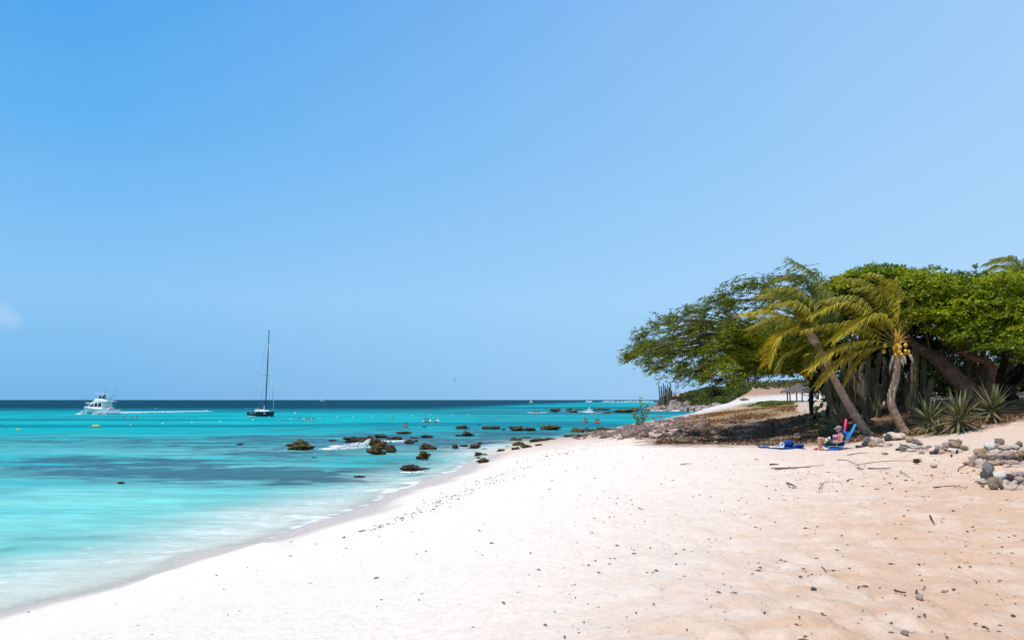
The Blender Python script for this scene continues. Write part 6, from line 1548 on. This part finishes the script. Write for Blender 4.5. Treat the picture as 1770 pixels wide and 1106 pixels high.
    MB().box((x0 - .22, .25, .45), (.28, .22, .75)).build('outboard_motor', M_black, root)
    MB().tube([(mx + .05, -.3, 1.3), (mx + .05, -.3, 2.0)], .12, 6).build('deck_gear', M_steel, root)
sailboat()
W = Pz(557, 691.9); W = P(557, 692.2, 1500); W.z = 0
r = empty('distant_boat', W); tag(r, 'tiny white boat far out on the horizon right of the sailboat', 'boat')
MB().loft([[(-5, -1.5, 1.4), (-5, 1.5, 1.4), (-5, 1, -.3), (-5, -1, -.3)], [(2, -1.6, 1.6), (2, 1.6, 1.6), (2, 1, -.3), (2, -1, -.3)], [(6, -.1, 2.2), (6, .1, 2.2), (5, .05, -.3), (5, -.05, -.3)]]).build('hull', M_gel, r)
MB().box((-1, 0, 3.2), (4.5, 2.4, 3.4), bevel=.4).build('cabin', M_gel, r); MB().box((-1, -1.22, 3.4), (3.4, .1, .9)).build('window', M_dkglass, r)
# kite far away
Yk = 700.; c0 = P(785.5, 658.5, Yk); r = empty('kitesurf_kite', c0); tag(r, 'tiny white kitesurfing kite in the sky above the horizon', 'kite')
arc = [1.6 * Vector((-1.3 * math.sin(a) * .9 - .3, 0, 1.7 * math.cos(a))) for a in [math.radians(d) for d in range(-20, 121, 14)]]
MB().loft([[p + Vector((0, -.8, 0)), p + Vector((.05, .8, .1)), p * .80 + Vector((0, .8, 0)), p * .80 + Vector((0, -.8, 0))] for p in arc]).build('canopy', M_white, r)
MB().tube([arc[0], arc[0] * .2 + Vector((.9, 0, -1.2))], .18, 4).build('red_tip', M_red, r)
r2 = P(917.5, 695.6, 900); r2.z = 0; o = MB().loft([[(-1, -.1, 0), (1.4, -.1, 0), (1.4, .1, 0), (-1, .1, 0)], [(.6, -.05, 4.6), (.8, -.05, 4.6), (.8, .05, 4.6), (.6, .05, 4.6)]]).box((0, 0, .2), (5, 1, .5)).build('distant_sail', M_white, None, False, r2); tag(o, 'tiny white sail on the far water right of the kite', 'sail')

# buoys
M_by = mat('yellow_buoy', (.75, .55, .05), .5, .3)
def buoy(u, v, yellow, s, lab):
    W = Pz(u, v + 1); r = empty('buoy', W); tag(r, lab, 'buoy', 'yellow mooring buoys' if yellow else 'white marker buoys of the swimming line')
    m = M_by if yellow else M_white
    MB().sphere((0, 0, s * .18), s * .5, 10, (1, 1, .62)).build('float', m, r, True); MB().tube([(0, 0, s * .4), (0, 0, s * .62)], s * .08, 6).build('eye', M_steel, r)
for (u, v, lab) in [(510.4, 713.4, 'white buoy beyond the sailboat bow'), (502.7, 723.8, 'white buoy just right of the sailboat, near the swimmers'), (525.8, 723, 'white buoy between the swimmers right of the sailboat'), (553, 721.9, 'white buoy right of the group of swimmers'), (437, 725.6, 'white buoy in front of the sailboat hull'), (582, 720, 'white buoy in the line, right after the swimmers'), (610, 719.5, 'white buoy below the tiny distant boat, in the line'),
                    (642.6, 718.9, 'white buoy in the middle of the line'), (673.6, 718, 'white buoy left of the pinkish four'), (711, 717, 'pinkish white buoy above the pair on the float'), (744, 717, 'white buoy above the single swimmer at the float'), (782.5, 716, 'white buoy below the kite, in the line'), (808.7, 715.7, 'white buoy at the right end of the line'), (281, 731.6, 'white buoy between the yacht wake and the weed'),
                    (332, 729.3, 'white buoy below the wake, middle'), (381, 727.8, 'white buoy left of the sailboat stern'), (357, 708, 'small white buoy at the end of the wake'), (269, 705, 'tiny white buoy far behind the wake')]: buoy(u, v, False, .26 if v > 715 else .45, lab)
buoy(163, 737, True, .5, 'larger yellow buoy with a twin beside it, below the yacht'); buoy(168.6, 737, True, .5, 'right twin of the large yellow buoy below the yacht'); buoy(32, 742.8, True, .36, 'yellow-white buoy at the left edge beside the mooring rope'); buoy(226, 734.3, True, .30, 'small yellow buoy right of the large twins')

# swimmers
for (u, v, s, lab) in [(214.6, 722.5, .9, 'swimmer left in the row of three near the yacht wake'), (228, 722.5, .9, 'swimmer in the middle of the row of three near the yacht wake'), (236, 723, .9, 'swimmer right in the row of three near the yacht wake'), (516.6, 726, 1., 'lone dark-haired swimmer right of the sailboat bow'), (528.5, 726.4, 1., 'left of two swimmers close together right of the sailboat'), (533.5, 726.4, 1.05, 'right of two swimmers close together right of the sailboat'),
                       (541, 726, .95, 'swimmer farthest right of the sailboat group'), (484, 725.3, .8, 'swimmer floating low at the sailboat bow'), (700, 738.6, .95, 'left of two bathers standing behind the middle rocks'), (703.4, 738.6, .85, 'right of two bathers standing behind the middle rocks'), (678.8, 724.4, .9, 'lone swimmer far out above the middle rocks'), (735, 729.6, 1.1, 'dark-haired bather holding the white float'), (739.6, 729.6, 1., 'pale bather lying on the white float'), (753, 730.3, 1., 'bather with a white bundle right of the float'),
                       (1010.5, 730.6, 1.15, 'left bather of the far left pair before the reef line'), (1014, 730.6, 1., 'right bather of that left pair, seen from behind'), (1030.5, 732, 1.2, 'dark-haired bather of the pair nearer the shore rocks'), (1034.5, 732, 1.1, 'pinkish bather of the pair nearer the shore rocks')]:
    W = Pz(u, v); r = empty('person', W + Vector((0, 0, 0)), random.uniform(-1, 1)); tag(r, lab, 'person', 'bathers in the sea')
    W2 = 1.28 * s if v > 728 else 1.36 * s; r.location.z = -W2 + (.0 if v < 728 else -.0)
    if v > 728: r.location.z = -1.20 * s
    simple_person(r, s, None, True)
W = Pz(738, 729.2); r = empty('pool_float', W); tag(r, 'white inflatable float between the two bathers far out', 'float'); MB().box((0, 0, .08), (1.1, .5, .18), bevel=.07).build('mattress', M_white, r); MB().sphere((.45, 0, .2), .16, 8, (.8, 1.4, .7)).build('pillow', M_white, r, True)
W = Pz(755.5, 729.4); o = MB().sphere((0, 0, .15), .22, 8, (1, .8, .9)).sphere((.2, 0, .1), .14, 7).build('white_bundle', M_white, None, True, W); tag(o, 'white bundle floating beside the bather right of the float', 'float')
# mooring rope coming in from the left
A, B_ = P(-30, 700, 85), Pz(15, 742)
c = [A.lerp(B_, i / 12) - Vector((0, 0, .35 * math.sin(math.pi * i / 12))) for i in range(13)]
tag(MB().tube([q - B_ for q in c], .022, 5).build('mooring_rope', M_black, None, True, B_), 'dark mooring rope running into the water at the left edge', 'rope')

# ------------------------------------------------------------------ foam: wake, bow wave, breakers, splash
M_foam = mat('sea_foam', (.86, .88, .88), .9, .1, var=.06, scale=3)
def foam_obj(name, label, pts, wfun, hfun, density=900, sz=(.10, .3)):
    """heaps of small froth lumps along a path on the water"""
    V, F, off = [], [], 0
    base = np.array([(1, 0, 0), (-.5, .87, 0), (-.5, -.87, 0), (0, 0, .8), (0, 0, -.6)]); Fb = np.array([(0, 1, 3), (1, 2, 3), (2, 0, 3), (1, 0, 4), (2, 1, 4), (0, 2, 4)])
    c = [np.array(tuple(q)) for q in pts]; n = len(c) - 1
    for i in range(density):
        t = RNG.random(); k = min(int(t * n), n - 1); f = t * n - k; q = c[k] * (1 - f) + c[k + 1] * f; d = c[k + 1] - c[k]; d /= np.linalg.norm(d); nrm = np.array([-d[1], d[0], 0])
        a = RNG.normal() * .5; q = q + nrm * a * wfun(t); h = hfun(t) * max(0, 1 - abs(a)) * RNG.random()
        s = RNG.uniform(*sz); r = RNG.uniform(0, 6.28); Rm = np.array([[math.cos(r), -math.sin(r), 0], [math.sin(r), math.cos(r), 0], [0, 0, 1]])
        V.append((base * np.array([s * 1.4, s, s * .5])) @ Rm + q + np.array([0, 0, h])); F.append(Fb + off); off += 5
    V = np.concatenate(V); o = V.mean(0); o[2] = 0; F = np.concatenate(F); ob = mobj(name, np_mesh(name, V - o, F, np.full(len(F), 3), M_foam, True)); ob.location = tuple(o); tag(ob, label, None, None, 'stuff')
foam_obj('boat_wake', 'white foaming wake trailing right behind the motor yacht', [Pz(203, 714), Pz(230, 713.2), Pz(275, 712.2), Pz(320, 711.3), Pz(358, 710.6)], lambda t: 1.2 + 2.4 * abs(math.sin(t * 9)) * t, lambda t: .35 * (1 - t), 2600, (.05, .20))
foam_obj('boat_wake', 'white spray curling off the bow of the motor yacht', [Pz(134, 715.6), Pz(139, 715), Pz(144, 714.6)], lambda t: .4, lambda t: .95 * t ** 1.5, 420, (.06, .16))
foam_obj('boat_wake', 'white foam washing along the side of the motor yacht', [Pz(161, 715.8), Pz(172, 715.9), Pz(185, 715.6), Pz(203, 715)], lambda t: .35, lambda t: .55 * (1 - abs(t - .3)), 700, (.06, .16))
foam_obj('breaking_wave', 'white breaking ripple left of the middle rocks', [Pz(556, 777), Pz(580, 776), Pz(600, 774.5), Pz(622, 772)], lambda t: .35 + .3 * t, lambda t: .06 + .26 * t, 1300, (.03, .09))
foam_obj('breaking_wave', 'white foam streak behind the middle rocks', [Pz(655, 763.5), Pz(675, 763.8), Pz(692, 763)], lambda t: .35, lambda t: .10, 700, (.03, .09))
foam_obj('breaking_wave', 'white foam against the left of the middle rocks', [Pz(631, 770), Pz(637, 765), Pz(642, 763)], lambda t: .4, lambda t: .25, 500, (.03, .09))
foam_obj('breaking_wave', 'foam lapping the foot of the mustard-brown rock', [Pz(695, 816), Pz(712, 816.5), Pz(730, 815)], lambda t: .14, lambda t: .03, 400, (.02, .05))
foam_obj('splash', 'white splash bursting over the far reef line', [Pz(1008, 712.6), Pz(1018, 712), Pz(1026, 712.6)], lambda t: .6, lambda t: 1.3 * math.exp(-((t - .55) / .12) ** 2) + .15, 700, (.06, .2))
foam_obj('splash', 'thin white foam around the first rocks of the reef line', [Pz(914, 713.4), Pz(921, 713.2), Pz(932, 713.6), Pz(944, 713)], lambda t: .4, lambda t: .1, 260, (.06, .18))
for a, b, lab in ((1012, 1024, 'short white line of surf on the horizon, left'), (1040, 1062, 'middle white line of surf on the horizon'), (1066, 1128, 'longest white line of surf on the horizon, by the headland')):
    pts = [P(a + (b - a) * i / 3, 691.3, 900.) for i in range(4)]
    for q in pts: q.z = .5
    foam_obj('surf_line', lab, pts, lambda t: 9, lambda t: 1.3, int((b - a) * 6), (.35, .9))
